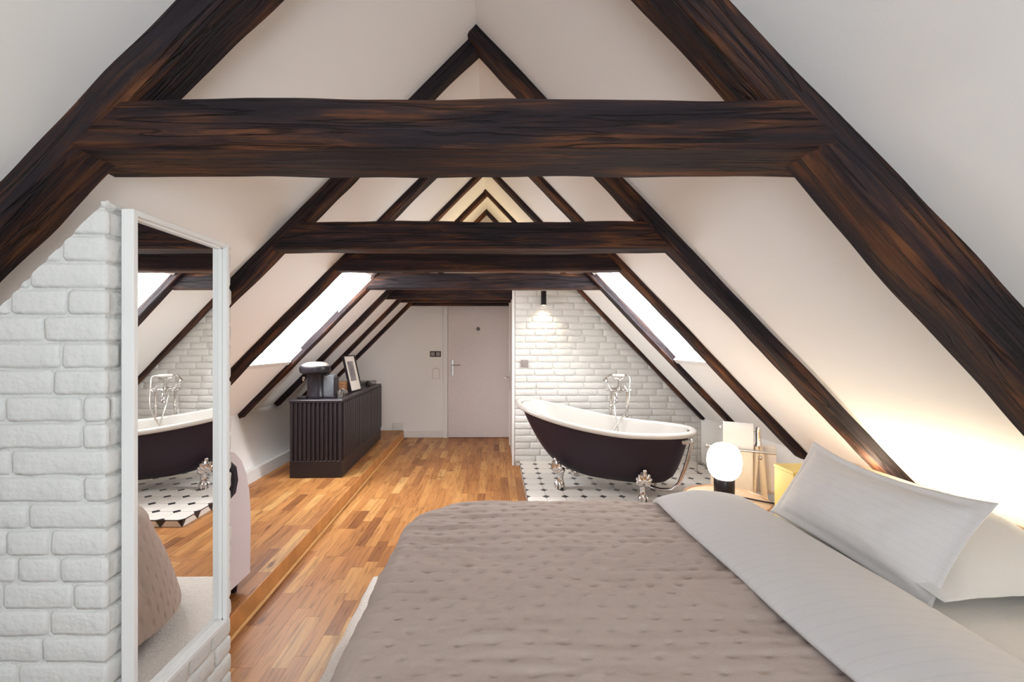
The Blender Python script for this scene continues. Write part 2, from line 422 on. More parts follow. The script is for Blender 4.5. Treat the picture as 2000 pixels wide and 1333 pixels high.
for q in ((wx0 + .06, .07), (.13, wx1 - .06)):
    MB().box(q[0], q[1], Y0 - .06, Y0 - .054, wz0 + .06, wz1 - .06).build('pane', M['glass'], w3)

# ------------------------------------------------------------------ floors: strip boards, one object per board
PW = 0.075
_pm = {}
def plank_mesh(l):
    k = round(l, 3)
    if k not in _pm:
        b = MB(); b.box(-PW / 2 + .0004, PW / 2 - .0004, .0004, k - .0004, -0.012, 0.0)
        _pm[k] = b.mesh('plank', M['plank'])
    return _pm[k]
rng = random.Random(11)
def strip(y0, y1):
    y = y0; out = []
    first = rng.choice((.14, .21, .28, .35))
    while y < y1 - 1e-4:
        l = first if y == y0 else rng.choice((.28, .35, .35, .42, .49, .56))
        if y1 - (y + l) < .12: l = y1 - y
        out.append((y, l)); y += l
    return out
b = MB(); b.box(-2.9, 2.6, Y0, Y1, -0.1, -0.012)
floor = struct(b, 'floor', M['subfloor'], 'oak strip floor of the room')
n = 0; x = -1.43 + PW / 2
while x < 0.30:
    for (y, l) in strip(1.72, YD):
        link('plank', plank_mesh(l), floor, (x, y, rng.uniform(-.0004, .0004))); n += 1
    x += PW
X1 = x - PW / 2
def plank_mass(name, regions, parent, z=0.0):
    b = MB()
    for (xa, xb, ya, yb) in regions:
        x = xa
        while x < xb - 1e-4:
            for (y, l) in strip(ya, yb): b.box(x + .0004, x + PW - .0004, y + .0004, y + l - .0004, z - .012, z)
            x += PW
    return b.build(name, M['plank'], parent, kind='stuff')
plank_mass('planks', [(X1, 2.41, 0.5, 3.40), (-1.43, X1, 0.3, 1.72)], floor)
# raised floor along the mirror side, its edge drifting 1.4 degrees
RZ = 0.11
ang = math.atan2(-0.108, 4.34)
b = MB(); b.box(-1.15, -0.006, -2.2, 4.35, -RZ - .001, -.012)
rf = struct(b, 'floor', M['subfloor'], 'raised oak strip floor one step up along the cabinet side')
rf.location = (-1.265, 2.1, RZ); rf.rotation_euler = (0, 0, -ang)
rf.rotation_euler = (0, 0, math.atan2(0.108, 4.34))
x = -0.006 - PW / 2
while x > -1.1:
    for (y, l) in strip(-0.5, 4.335):
        link('plank', plank_mesh(l), rf, (x, y, rng.uniform(-.0004, .0004)))
    x -= PW
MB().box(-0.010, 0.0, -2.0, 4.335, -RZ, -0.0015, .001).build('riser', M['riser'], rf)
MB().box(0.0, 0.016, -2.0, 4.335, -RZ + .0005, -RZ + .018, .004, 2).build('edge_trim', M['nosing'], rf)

# baseboard of the door wall with its step
b = MB(); b.box(-1.365, -0.79, YD - .015, YD, 0.0, 0.105, .003); b.box(-1.53, -1.368, YD - .015, YD, RZ, RZ + .115, .003)
struct(b, 'baseboard_back', M['white_paint'])

# ------------------------------------------------------------------ painted bricks
_bm = {}
def brick_bm(w, h, d, seed, nx=5, nz=3):
    """front faces -Y, origin at the lower left corner of the face plane"""
    b = MB()
    rd = min(.010, h * .2)
    def xs(i, n, L):
        t = [0, rd / L] + [rd / L + (1 - 2 * rd / L) * k / (n - 2) for k in range(1, n - 2)] + [1 - rd / L, 1]
        return t[i] * L
    rg = random.Random(seed)
    tilt = rg.uniform(-.0025, .0025)
    def f(i, j):
        X = xs(i, nx, w); Z = xs(j, nz, h)
        e = (i in (0, nx)) + (j in (0, nz))
        y = -d + (0, d * .45, d * .75)[e]
        nn = noise.noise(Vector((X * 14 + seed * 3.1, Z * 22, seed))) * .0035
        ex = noise.noise(Vector((X * 9, Z * 9, seed * 1.7 + 5))) * .003
        X2 = X + (ex if i in (0, nx) else 0); Z2 = Z + (nn if j in (0, nz) else 0)
        if e == 2: X2 += (rd * .3 if i == 0 else -rd * .3); Z2 += (rd * .3 if j == 0 else -rd * .3)
        return Vector((X2, y + nn + tilt * (X / w - .5), Z2))
    vs = b.grid(nx, nz, f)
    edge = [vs[i][0] for i in range(nx + 1)] + [vs[nx][j] for j in range(1, nz + 1)] + [vs[i][nz] for i in range(nx - 1, -1, -1)] + [vs[0][j] for j in range(nz - 1, 0, -1)]
    back = [b.bm.verts.new((v.co.x, 0.004, v.co.z)) for v in edge]
    k = len(edge)
    for i in range(k): b.bm.faces.new((edge[i], edge[(i + 1) % k], back[(i + 1) % k], back[i]))
    return b
def brick_mesh(w, h, d, var, hi=False):
    k = (round(w, 3), round(h, 3), round(d, 3), var, hi)
    if k not in _bm:
        _bm[k] = brick_bm(w, h, d, var + int(w * 1000), 8 if hi else 5, 4 if hi else 3).mesh('brick', M['brick_paint'], True, 80)
    return _bm[k]
def lay(parent, M4, width, zs, pitch, joint, d, widths, clip=None, hi=False, seed=1):
    """courses of bricks on a face; M4 maps (along, out=-y, up) to world; clip(x,z) tells the free height"""
    rg = random.Random(seed); cnt = 0
    for r in range(len(zs)):
        z = zs[r]; x = 0.0 if r % 2 else -rg.uniform(.03, .13)
        while x < width:
            w = rg.choice(widths)
            x0, x1 = max(x, 0), min(x + w, width)
            if width - x1 < .05: x1 = width
            x_next = x1 if x1 == width else x + w
            bw = round(x1 - x0 - joint, 3)
            if bw > 0.025:
                h = pitch - joint
                lim0, lim1 = (9, 9) if clip is None else (clip(x0), clip(x1))
                top = z + h
                if top <= min(lim0, lim1):
                    o = link('brick', brick_mesh(bw, h, d, rg.randrange(4), hi), parent); cnt += 1
                    o.matrix_basis = M4 @ Matrix.Translation((x0 + joint / 2, rg.uniform(-.002, .002), z))
                elif max(lim0, lim1) > z + .012:
                    bb = brick_bm(bw, h, d, rg.randrange(50))
                    sl = (lim1 - lim0) / (x1 - x0)
                    bmesh.ops.bisect_plane(bb.bm, geom=bb.bm.verts[:] + bb.bm.edges[:] + bb.bm.faces[:], dist=1e-5,
                                           plane_co=(joint * -.5, 0, lim0 - z), plane_no=(-sl, 0, 1), clear_outer=True)
                    if len(bb.bm.faces) > 2:
                        o = bb.build('brick', M['brick_paint'], parent, True, 80); cnt += 1
                        o.matrix_basis = M4 @ Matrix.Translation((x0 + joint / 2, 0, z))
                    else: bb.bm.free()
            x = x_next
    return cnt
# pier with the mirror
PX, PY0, PY1, PTOP = -1.085, 1.185, 1.735, 1.815
b = MB(); b.prism([(PX, 0), (PX, PTOP), (-2.25, PTOP - 1.01 * (2.25 + PX)), (-2.25, 0)], 'y', PY0, PY1)
pier = struct(b, 'wall_pier', M['mortar_paint'], 'short white painted brick wall that carries the mirror')
zs = [0.012 + .0745 * i for i in range(25)]
Mf = Matrix.Translation((-1.85, PY0, 0))
lay(pier, Mf, 1.85 + PX + .012, zs, .0745, .007, .008, (.215, .225, .24, .12, .16, .2), clip=lambda x: PTOP + 1.01 * (-1.85 + x - PX) - .005, hi=True, seed=5)
Ms = Matrix.Translation((PX, PY0 - .012, 0)) @ Matrix.Rotation(R(90), 4, 'Z')
lay(pier, Ms, PY1 - PY0 + .024, zs, .0745, .007, .008, (.12, .215, .24), clip=lambda x: PTOP, hi=True, seed=8)
# brick wall behind the bathtub
BX0, BY = 0.24, 4.95
def rz(x): return ZR - SR * x
b = MB(); b.prism([(BX0, 0), (XKR + .05, 0), (XKR + .05, rz(XKR + .05) + .03), ((ZR - 2.06) / SR, 2.06), (BX0, 2.06)], 'y', BY, BY + 0.1)
bw = struct(b, 'wall_bath', M['mortar_paint'], 'white painted brick wall behind the bathtub')
zs = [0.045 + .0775 * i for i in range(26)]
nb = lay(bw, Matrix.Translation((BX0, BY, 0)), XKR - BX0, zs, .0775, .010, .009, (.23, .24, .25, .26, .3, .2), clip=lambda x: min(2.06, rz(BX0 + x) - .01), seed=3)
b = MB(); b.box(BX0, BX0 + .1, BY + .1, YD, 0, 2.06); b.box(BX0, 1.05, BY + .1, YD, 2.06, 2.12)
struct(b, 'wall_corridor', M['plaster'], 'corridor wall leading to the entrance door')

# ------------------------------------------------------------------ timbers
def beam_obj(name, p0, p1, zdir, y0, y1, z0, z1, seed, amp=.006, cut0=0.0, cut1=0.0, label=None, cat='beam', group=None, ch=.012):
    """local x from p0 to p1, local z = zdir, section y0..y1 by z0..z1; cut = extra length at the z1 side"""
    p0, p1 = Vector(p0), Vector(p1)
    L = (p1 - p0).length; X = (p1 - p0).normalized(); Z = (Vector(zdir) - X * Vector(zdir).dot(X)).normalized(); Y = Z.cross(X)
    m = Matrix((X, Y, Z)).transposed().to_4x4(); m.translation = p0
    nseg = max(24, int(L / .04))
    sec = []
    def side(a, bb, n): return [(a[0] + (bb[0] - a[0]) * i / n, a[1] + (bb[1] - a[1]) * i / n) for i in range(n)]
    pts = [(y0 + ch, z0), (y1 - ch, z0), (y1, z0 + ch), (y1, z1 - ch), (y1 - ch, z1), (y0 + ch, z1), (y0, z1 - ch), (y0, z0 + ch)]
    for i in range(8): sec += side(pts[i], pts[(i + 1) % 8], 3 if i % 2 == 0 else 1)
    k = len(sec); b = MB()
    yc, zc = (y0 + y1) / 2, (z0 + z1) / 2
    def f(i, j):
        y, z = sec[i % k]; t = j / nseg
        fz = (z - z0) / (z1 - z0)
        x = t * (L + fz * (cut1 - cut0)) + fz * cut0
        q = Vector((x * 1.6, y * 5 + seed * 7.3, z * 5))
        q2 = Vector((x * 5, y * 14 + seed * 3.7, z * 14))
        a = noise.noise(q) * amp * 1.5 + noise.noise(q2) * amp * .8
        r = Vector((y - yc, z - zc)); r.normalize()
        return Vector((x, y + r.x * a, z + r.y * a))
    vs = b.grid(k, nseg, f, wrap=True)
    b.bm.faces.new([vs[i][0] for i in range(k)]); b.bm.faces.new([vs[i][nseg] for i in range(k)][::-1])
    o = b.build(name, M['beam'], None, True, 32)
    o.matrix_world = m
    o['label'] = label; o['category'] = cat
    if group: o['group'] = group
    return o
ordn = ['nearest the camera', 'second from the camera', 'third from the camera', 'fourth from the camera', 'fifth from the camera', 'sixth from the camera', 'last one before the entrance door']
#        front Y, thickness, protrusion
raftL = [(1.20, .15, .085), (2.40, .11, .070), (3.29, .13, .052), (4.22, .10, .042), (4.88, .09, .05), (5.57, .09, .045), (6.22, .09, .045)]
raftR = [(1.20, .15, .085), (2.35, .125, .070), (3.25, .12, .045), (4.08, .10, .040), (4.85, .08, .032), (5.57, .09, .045), (6.22, .09, .045)]
whereL = ['thick black-brown rafter over the white brick wall, ', 'dark rafter running down behind the mirror, ', 'dark rafter before the skylight over the cabinet, ', 'dark rafter after the skylight over the cabinet, ', 'dark rafter ending behind the coffee machine, ', 'thin dark rafter over the black cabinet, ', 'thin dark rafter against the door wall, ']
whereR = ['thick black-brown rafter above the head of the bed, ', 'dark weathered rafter ending behind the pillows, ', 'slim rafter ending beside the towel stand, ', 'slim rafter ending behind the hanging towels, ', 'thin reddish rafter against the white brick wall, ', 'thin dark rafter over the brick bath wall, ', 'thin dark rafter over the bath wall, ']
for i, (y, t, p) in enumerate(raftL):
    xe = XKL + .0 if i < 3 else (-2.68 if i == 3 else -2.53)
    if i == 0: xe = -2.2
    a = Vector((XR, y, ZRIDGE)); e = Vector((xe, y, ZL + SL * xe))
    beam_obj('rafter', a, e, nL, 0, t, -.03, p, 11 + i, amp=.008 if i < 3 else .005, label=whereL[i] + ordn[i], group='dark roof rafters', ch=.014 if i < 3 else .009)
for i, (y, t, p) in enumerate(raftR):
    xe = XKR if i < 5 else 1.1
    a = Vector((XR, y, ZRIDGE)); e = Vector((xe, y, ZR - SR * xe))
    if i == 0: a -= nR * .03; e += nR * .10
    beam_obj('rafter', a, e, nR, -t, 0, -.14 if i == 0 else -.03, p, 31 + i, amp=.008 if i < 3 else .005, label=whereR[i] + ordn[i], group='dark roof rafters', ch=.014 if i < 3 else .009)
ties = [(1.20, .225, 1.975, 2.117), (2.36, .15, 1.949, 2.102), (3.27, .12, 1.985, 2.13), (4.12, .13, 1.955, 2.11), (4.95, .12, 1.945, 2.08), (5.62, .12, 1.973, 2.10), (6.24, .12, 1.985, 2.11)]
tl = ['massive dark hewn collar beam across the room above the bed and mirror', 'dark collar beam behind the massive front one, above the middle of the room',
      'dark collar beam at the near edge of both skylights', 'reddish brown collar beam with a long crack at the far edge of the skylights',
      'short dark collar beam above the cabinet, ending at the brick wall', 'short dark collar beam just before the door', 'short dark collar beam against the door wall']
for i, (y, t, z0, z1) in enumerate(ties):
    sh = .012
    xl0 = (z0 - ZL) / SL + sh; xl1 = (z1 - ZL) / SL + sh
    xr0 = (ZR - z0) / SR - sh; xr1 = (ZR - z1) / SR - sh
    if i < 4: xl0 += (.03, .075, .06, .06)[i]; xl1 += (.06, .085, .07, .07)[i]
    if i == 0: xr0 -= .045; xr1 -= .07
    if i >= 4: xr0 = xr1 = BX0 - .012
    beam_obj('collar_beam', (xl0, y, z0), (xr0, y, z0), (0, 0, 1), 0, t, 0, z1 - z0, 60 + i, amp=.006 if i < 2 else .004, cut0=xl1 - xl0, cut1=xr1 - xr0, label=tl[i], group='dark collar beams', ch=.012)

# ------------------------------------------------------------------ mirror on the pier
mx = PX + .018
t = thing('wall_mirror', 'tall narrow mirror in a deep white frame on the brick wall', 'mirror', (mx, 1.436, .34))
fy0, fy1, fz = -.221, .221, 1.467
fd, ft = .036, .017
for q in ((fy0, fy0 + ft, 0, fz), (fy1 - ft, fy1, 0, fz)):
    MB().box(0, fd, q[0], q[1], q[2], q[3], .002).build('frame_stile', M['white_paint'], t)
for q in ((0, ft), (fz - ft, fz)):
    MB().box(0, fd - .0005, fy0 + ft, fy1 - ft, q[0], q[1], .002).build('frame_rail', M['white_paint'], t)
b = MB()
for (ya, yb, za, zb) in ((fy0 + ft, fy0 + ft + .006, ft, fz - ft), (fy1 - ft - .006, fy1 - ft, ft, fz - ft), (fy0 + ft, fy1 - ft, ft, ft + .006), (fy0 + ft, fy1 - ft, fz - ft - .006, fz - ft)):
    b.box(.004, .020, ya, yb, za, zb)
b.build('inner_lip', M['white_paint'], t)
MB().box(.001, .008, fy0 + ft, fy1 - ft, ft, fz - ft).build('mirror_glass', M['mirror'], t)

# ------------------------------------------------------------------ entrance door, bathroom door, plates
d1 = link('door_1', None, None, None, kind='structure', label='plain white entrance door with peephole and steel lever handle')
MB().box(-.695, .232, YD - .030, YD - .002, .008, 2.00, .004).build('door_leaf', M['door_paint'], d1)
for q in ((-.765, -.700, 0.0, 2.055), ):
    MB().box(q[0], q[1], YD - .040, YD, q[2], q[3], .004).build('door_frame', M['white_paint'], d1)
MB().box(-.765, .236, YD - .040, YD, 2.005, 2.055, .004).build('door_frame', M['white_paint'], d1)
hd = MB(); hd.box(-.645, -.605, YD - .036, YD - .029, .93, 1.19, .006, 2); hdl = hd.build('door_handle', M['steel'], d1)
b = MB(); b.tube([(-.625, YD - .03, 1.10), (-.625, YD - .075, 1.10)], .010, 10); b.tube([(-.632, YD - .072, 1.10), (-.60, YD - .076, 1.102), (-.51, YD - .074, 1.105)], .009, 10); b.build('lever', M['steel'], hdl, True)
b = MB(); b.lathe([(.012, 0), (.012, .008), (.006, .008)], 14, Matrix.Translation((-.625, YD - .036, 1.0)) @ Matrix.Rotation(R(90), 4, 'X')); b.build('lock_cylinder', M['steel'], hdl, True)
b = MB(); b.lathe([(.022, 0), (.026, .004), (.022, .010), (.014, .010), (.013, .004)], 20, Matrix.Translation((-.240, YD - .031, 1.645)) @ Matrix.Rotation(R(90), 4, 'X')); ph = b.build('peephole', M['black_plastic'], d1, True)
b = MB(); b.ball((-.240, YD - .040, 1.645), .0115, seg=12); b.build('lens', M['enamel'], ph, True)

d2 = link('door_2', None, None, None, kind='structure', label='white bathroom door seen edge-on beside the brick wall')
MB().box(BX0 - .030, BX0 - .002, BY - .010, BY + .055, 0, 2.05, .004).build('door_frame', M['white_paint'], d2)
MB().box(BX0 - .030, BX0 - .002, 5.95, 6.02, 0, 2.05, .004).build('door_frame', M['white_paint'], d2)
MB().box(BX0 - .018, BX0 - .002, BY + .058, 5.948, .008, 2.0, .003).build('door_leaf', M['door_paint'], d2)
h2 = MB().box(BX0 - .026, BX0 - .018, 5.83, 5.87, .78, 1.06, .003).build('door_handle', M['steel'], d2)
b = MB(); b.tube([(BX0 - .026, 5.85, .96), (BX0 - .085, 5.85, .96)], .008, 10); b.tube([(BX0 - .083, 5.855, .96), (BX0 - .083, 5.74, .96)], .009, 10); b.build('lever', M['steel'], h2, True)

def plate(name, label, cat, loc, w, h, m, rockers=None, round_top=False):
    t = thing(name, label, cat, loc)
    b = MB()
    if round_top:
        r = w / 2; poly = [(-r, 0), (r, 0)] + [(r * math.cos(a), h - r * .55 + .55 * r * math.sin(a)) for a in [PI * k / 12 for k in range(13)]]
        b.prism(poly, 'y', -.010, 0)
    else: b.box(-w / 2, w / 2, -.010, 0, 0, h, .002)
    b.build('plate', m, t)
    for (cx, rw) in (rockers or []):
        MB().box(cx - rw / 2, cx + rw / 2, -.016, -.008, h * .16, h * .84, .002).build('rocker', M['grey_plate'] if m is M['black_plastic'] else m, t)
    return t
plate('light_switch', 'black double light switch on the wall beside the entrance door', 'switch', (-.888, YD, 1.222), .165, .086, M['black_plastic'], [(-.040, .058), (.040, .058)])
t = plate('wall_plate', 'pale arch-topped wall cover below the double switch', 'cover', (-.880, YD, .895), .105, .155, M['plaster'], round_top=True)
b = MB(); r = .0525
b.tube([(-r, -.011, 0), (r, -.011, 0)] + [(r * math.cos(a), -.011, .155 - r * .55 + .55 * r * math.sin(a)) for a in [PI * k / 12 for k in range(13)]], .003, 6, closed=True); b.build('rim', M['switch_plate'], t)
plate('socket_plate', 'grey-brown square switch plate on the brick bath wall', 'switch', (.352, BY - .016, 1.148), .082, .086, M['grey_plate'], [(0, .05)])

# wall lamp
t = thing('wall_lamp', 'black cylinder wall lamp shining down the white bricks', 'lamp', (.568, BY - .016, 1.862))
MB().box(-.02, .02, -.035, 0, .07, .12, .003).build('bracket', M['black_plastic'], t)
b = MB(); b.lathe([(.026, .004), (.031, 0), (.031, .160), (.029, .163), (.0, .163)], 24, Matrix.Translation((0, -.066, 0))); b.build('shade', M['black_plastic'], t, True)
b = MB(); b.lathe([(.0, .002), (.025, .002), (.025, .006), (0, .006)], 20, Matrix.Translation((0, -.066, -.001))); b.build('bulb', M['led'], t, True)
l = bpy.data.lights.new('wall_lamp_beam', 'SPOT'); l.energy = 11; l.color = (1, .80, .52); l.spot_size = R(118); l.spot_blend = .9; l.shadow_soft_size = .02
lo = link('wall_lamp_beam', l, None, (.568, BY - .085, 1.850)); lo.rotation_euler = (R(-4), 0, 0)
# warm uplight lying on the bath roof slab
t = thing('ridge_light', 'warm LED bar lying on the short collar beam under the ridge', 'lamp', (-.10, 5.01, 2.085))
MB().box(-.30, .30, -.02, .02, 0, .022, .004).build('body', M['white_paint'], t)
MB().box(-.29, .29, -.012, .012, .022, .026).build('diffuser', M['led'], t)
area('ridge_light_glow', (-.10, 5.01, 2.125), (0, 0, 1), .58, .03, 3.0, (1, .78, .42), up=(1, 0, 0))

# ------------------------------------------------------------------ tiled platform
DX, DY0, DY1, DZ = .295, 3.29, BY - .004, .055
b = MB(); b.box(DX + .006, XKR - .002, DY0 + .006, DY1, 0, DZ - .006)
dais = struct(b, 'floor_tiled', M['grout'], 'low tiled bath platform of white octagons and black dots')
PT = .17; HD = .034; g = .0018
def tile_poly(pts, name, m, loc, th=.008, parent=dais):
    b = MB(); b.prism(pts, 'z', -th, 0); return b
octp = []
a = PT / 2 - g
for sx, sy in ((1, 1), (-1, 1), (-1, -1), (1, -1)):
    c = HD + g * .6
    octp += [(sx * a, sy * (PT / 2 - c)), (sx * (PT / 2 - c), sy * a)] if sx * sy > 0 else [(sx * (PT / 2 - c), sy * a), (sx * a, sy * (PT / 2 - c))]
om = tile_poly(octp, 'tile', M['tile_white'], None).mesh('tile', M['tile_white'])
dotp = [(HD - g, 0), (0, HD - g), (-HD + g, 0), (0, -HD + g)]
dm = tile_poly(dotp, 'tile', M['tile_black'], None).mesh('tile', M['tile_black'])
nx, ny = int((XKR - DX) / PT), int((DY1 - DY0) / PT + .4)
rg = random.Random(4)
for i in range(nx + 1):
    for j in range(ny + 1):
        cx, cy = DX + PT * i, DY0 + PT * j
        if cx + PT <= XKR + .08 and cy + PT < DY1 + .08:
            wx, wy = min(PT, XKR - .003 - cx), min(PT, DY1 - cy)
            if wx > .16 and wy > .16:
                link('tile', om, dais, (cx + PT / 2, cy + PT / 2, DZ + rg.uniform(-.0005, .0005)))
            else:
                p = [(max(-1, min(x, wx - PT / 2)), max(-1, min(y, wy - PT / 2))) for x, y in octp]
                q = []
                for v in p:
                    if not q or (abs(v[0] - q[-1][0]) + abs(v[1] - q[-1][1])) > 1e-5: q.append(v)
                tile_poly(q, 'tile', None, None).build('tile', M['tile_white'], dais, loc=(cx + PT / 2, cy + PT / 2, DZ))
        if cy < DY1 - .03 and cx < XKR - .03:
            if i == 0 or j == 0:
                p = [(max(x, 0.001 if i == 0 else -1), max(y, .001 if j == 0 else -1)) for x, y in dotp]
                q = []
                for v in p:
                    if not q or (abs(v[0] - q[-1][0]) + abs(v[1] - q[-1][1])) > 1e-5: q.append(v)
                if len(q) > 2 and (abs(q[0][0] - q[-1][0]) + abs(q[0][1] - q[-1][1])) < 1e-5: q.pop()
                tile_poly(q, 'tile', None, None).build('tile', M['tile_black'], dais, loc=(cx, cy, DZ))
            else: link('tile', dm, dais, (cx, cy, DZ + rg.uniform(-.0004, .0004)))
# riser tiles: white trapezoids and black triangles
def rtile(pts, m, M4):
    b = MB(); b.prism(pts, 'y', 0, .006); o = b.build('tile', m, dais); o.matrix_basis = M4
hw = .0505
for (M4, L) in ((Matrix.Translation((DX, DY0, 0)), XKR - DX), (Matrix.Translation((DX, DY0, 0)) @ Matrix.Rotation(R(90), 4, 'Z') @ Matrix.Scale(-1, 4, (0, 1, 0)), DY1 - DY0)):
    k = 0
    while (k + 1) * PT <= L + .01:
        x = k * PT
        rtile([(x + .003, .001), (x + .037, .001 + .0), (x + PT - .037, .001), (x + PT - .003, .001), (x + PT - .045, hw)][:1] + [(x + PT - .006, .001), (x + PT - .042, hw - .004), (x + .042, hw - .004)] if False else [(x + .008, .001), (x + PT - .008, .001), (x + PT - .040, hw - .005), (x + .040, hw - .005)], M['tile_white'], M4)
        rtile([(x + .002, .003), (x + .036, hw - .005), (max(x - .036, .0), hw - .005)] if k else [(x + .002, .003), (x + .036, hw - .005), (x + .001, hw - .005)], M['tile_black'], M4)
        k += 1
    rtile([(0, hw - .004), (L, hw - .004), (L, hw + .0035), (0, hw + .0035)], M['tile_black'], M4)

# ------------------------------------------------------------------ claw-foot slipper bath
TC = Vector((1.06, 4.04)); TA = R(-28)
tub = thing('bathtub', 'black and white slipper bathtub on chrome claw feet', 'bathtub', (TC.x, TC.y, DZ), TA)
XL, XRt = -.89, .765
def zrim(x):
    u = max(0, min(1, (.30 - x) / 1.2)); return .585 + .185 * u ** 1.7 + .012 * max(0, (x - .3) / .46)
def outline(xl, xr, B, th, nexp=2.35):
    c, s_ = math.cos(th), math.sin(th)
    cx, hx = (xl + xr) / 2, (xr - xl) / 2
    ex = 2 / nexp
    return cx + hx * math.copysign(abs(c) ** ex, c), B * math.copysign(abs(s_) ** ex, s_)
NT = 64
def shell(rows, inset=0):
    b = MB(); rings = []
    for (xl, xr, B, zz) in rows:
        ring = []
        for i in range(NT):
            x, y = outline(xl, xr, B, 2 * PI * i / NT)
            ring.append(b.bm.verts.new((x, y, zz(x))))
        rings.append(ring)
    for a, c in zip(rings, rings[1:]):
        for i in range(NT): b.bm.faces.new((a[i], a[(i + 1) % NT], c[(i + 1) % NT], c[i]))
    return b, rings
rows = []
zb = lambda x: .135 + .03 * max(0, (-x - .1) / .5)
for k, (fx, dz) in enumerate(((.15, -.012), (.5, -.011), (.8, -.004), (.95, .012))):
    rows.append((-.42 * fx + .07 * (1 - fx), .56 * fx + .07 * (1 - fx), .20 * fx, (lambda dz: (lambda x: zb(x) + dz))(dz)))
for k in range(1, 13):
    tt = k / 12
    rows.append((-.44 - .41 * tt ** .66, .56 + .165 * tt ** .6, .20 + .145 * tt ** .55, (lambda tt: (lambda x: zb(x) + .03 + (zrim(x) - .015 - zb(x) - .03) * tt))(tt)))
b, rings = shell(rows); b.bm.faces.new(rings[0][::-1]); b.build('outer_shell', M['black_gloss'], tub, True, 60)
rows = []
for fx, dz in ((.15, .0), (.6, .002), (.9, .015)):
    rows.append((-.36 * fx + .07 * (1 - fx), .50 * fx + .07 * (1 - fx), .16 * fx, (lambda dz: (lambda x: .185 + dz))(dz)))
for k in range(1, 11):
    tt = k / 10
    rows.append((-.38 - .46 * tt ** .85, .52 + .19 * tt ** .5, .17 + .165 * tt ** .45, (lambda tt: (lambda x: .215 + (zrim(x) + .008 - .215) * tt))(tt)))
b, rings = shell(rows); b.bm.faces.new(rings[0]); b.build('basin', M['enamel'], tub, True, 60)
pts = []
for i in range(96):
    x, y = outline(XL + .005, XRt - .01, .365, 2 * PI * i / 96); pts.append((x, y, zrim(x)))
b = MB(); b.tube(pts, .031, 12, closed=True, sq=.85); b.build('rolled_rim', M['enamel'], tub, True, 60)
# claw feet
def foot(px, py):
    out = Vector((px * .28, py, 0)).normalized(); side = Vector((-out.y, out.x, 0))
    base = Vector((px, py, 0))
    m3 = Matrix((out, side, Vector((0, 0, 1)))).transposed()
    b = MB()
    b.lathe([(.010, .0), (.036, .002), (.041, .02), (.040, .045), (.032, .062), (.028, .075), (.026, .10), (.030, .135), (.044, .165), (.04, .19), (.0, .20)], 16, Matrix.Translation(base))
    for a in (-40, 0, 40):
        dirv = (out * math.cos(R(a)) + side * math.sin(R(a)))
        b.tube([base + dirv * .030 + Vector((0, 0, .065)), base + dirv * .047 + Vector((0, 0, .045)), base + dirv * .052 + Vector((0, 0, .022)), base + dirv * .048], [.010, .014, .013, .006], 8)
    fo = b.build('claw_foot', M['chrome'], tub, True, 50)
    b = MB()
    for a, ln, wd_ in ((0, .125, .030), (22, .112, .026), (-22, .112, .026), (44, .09, .024), (-44, .09, .024), (68, .066, .022), (-68, .066, .022)):
        n_ = 6; P = []; rr = []
        for k in range(n_ + 1):
            u = k / n_
            upv = math.cos(R(a)) * ln * u; sd = math.sin(R(a)) * ln * u
            o_ = .018 + .035 * u * math.cos(R(a)) + .018 * math.sin(u * PI) + (.012 if u > .9 else 0)
            P.append(base + out * o_ + side * sd + Vector((0, 0, .155 + upv))); rr.append(wd_ * (.35 + .65 * math.sin(PI * min(1, .15 + u * .75))) * (.75 if u > .95 else 1))
        b.tube(P, rr, 8)
    b.ball(base + out * .038 + Vector((0, 0, .215)), .018, .050, .060, 12, m3)
    b.ball(base + out * .07 + Vector((0, 0, .285)), .018, .018, .020, 10)
    b.build('acanthus_leaf', M['chrome'], fo, True, 60)
for px, py in ((-.37, -.225), (.37, -.225), (-.37, .225), (.37, .225)): foot(px, py)
# overflow and waste pipe
b = MB()
b.tube([(.68, -.16, .535), (.742, -.16, .548)], .020, 14); b.ball((.752, -.16, .548), .024, seg=12)
b.tube([(.752, -.16, .54), (.735, -.16, .45), (.70, -.16, .31), (.655, -.15, .18), (.60, -.14, .115), (.50, -.12, .095), (.40, -.08, .10), (.38, -.06, .15)], .016, 12)
b.build('overflow_pipe', M['chrome'], tub, True, 50)

# ------------------------------------------------------------------ freestanding bath mixer
fx = thing('bath_mixer', 'chrome freestanding bath mixer with white hand shower behind the bathtub', 'tap', (1.30, 4.425, DZ), TA)
for s_ in (-1, 1):
    b = MB(); b.lathe([(.034, 0), (.034, .008), (.018, .016), (.0135, .02), (.0135, .70), (.018, .705), (.020, .715), (.018, .725), (.0135, .73), (.0135, .87), (.0, .872)], 16, Matrix.Translation((s_ * .082, 0, 0))); b.build('riser_leg', M['chrome'], fx, True, 40)
b = MB(); b.tube([(-.125, 0, .885), (-.10, 0, .885), (0, 0, .885), (.10, 0, .885), (.125, 0, .885)], [.016, .022, .020, .022, .016], 14)
b.lathe([(.022, -.03), (.030, 0), (.028, .03), (.014, .04), (.013, .12), (.018, .125), (.0, .13)], 16, Matrix.Translation((0, 0, .885))); b.build('mixer_body', M['chrome'], fx, True, 45)
for s_ in (-1, 1):
    b = MB(); c = Vector((s_ * .082, -.055, .905))
    b.tube([c + Vector((0, .05, -.01)), c], .011, 10)
    for a in range(4):
        dv = Vector((math.cos(a * PI / 2 + .5), 0, math.sin(a * PI / 2 + .5)))
        b.tube([c, c + dv * .030], .006, 8); b.ball(c + dv * .032, .009, seg=8)
    b.ball(c + Vector((0, -.008, 0)), .012, seg=8); b.build('cross_handle', M['chrome'], fx, True, 50)
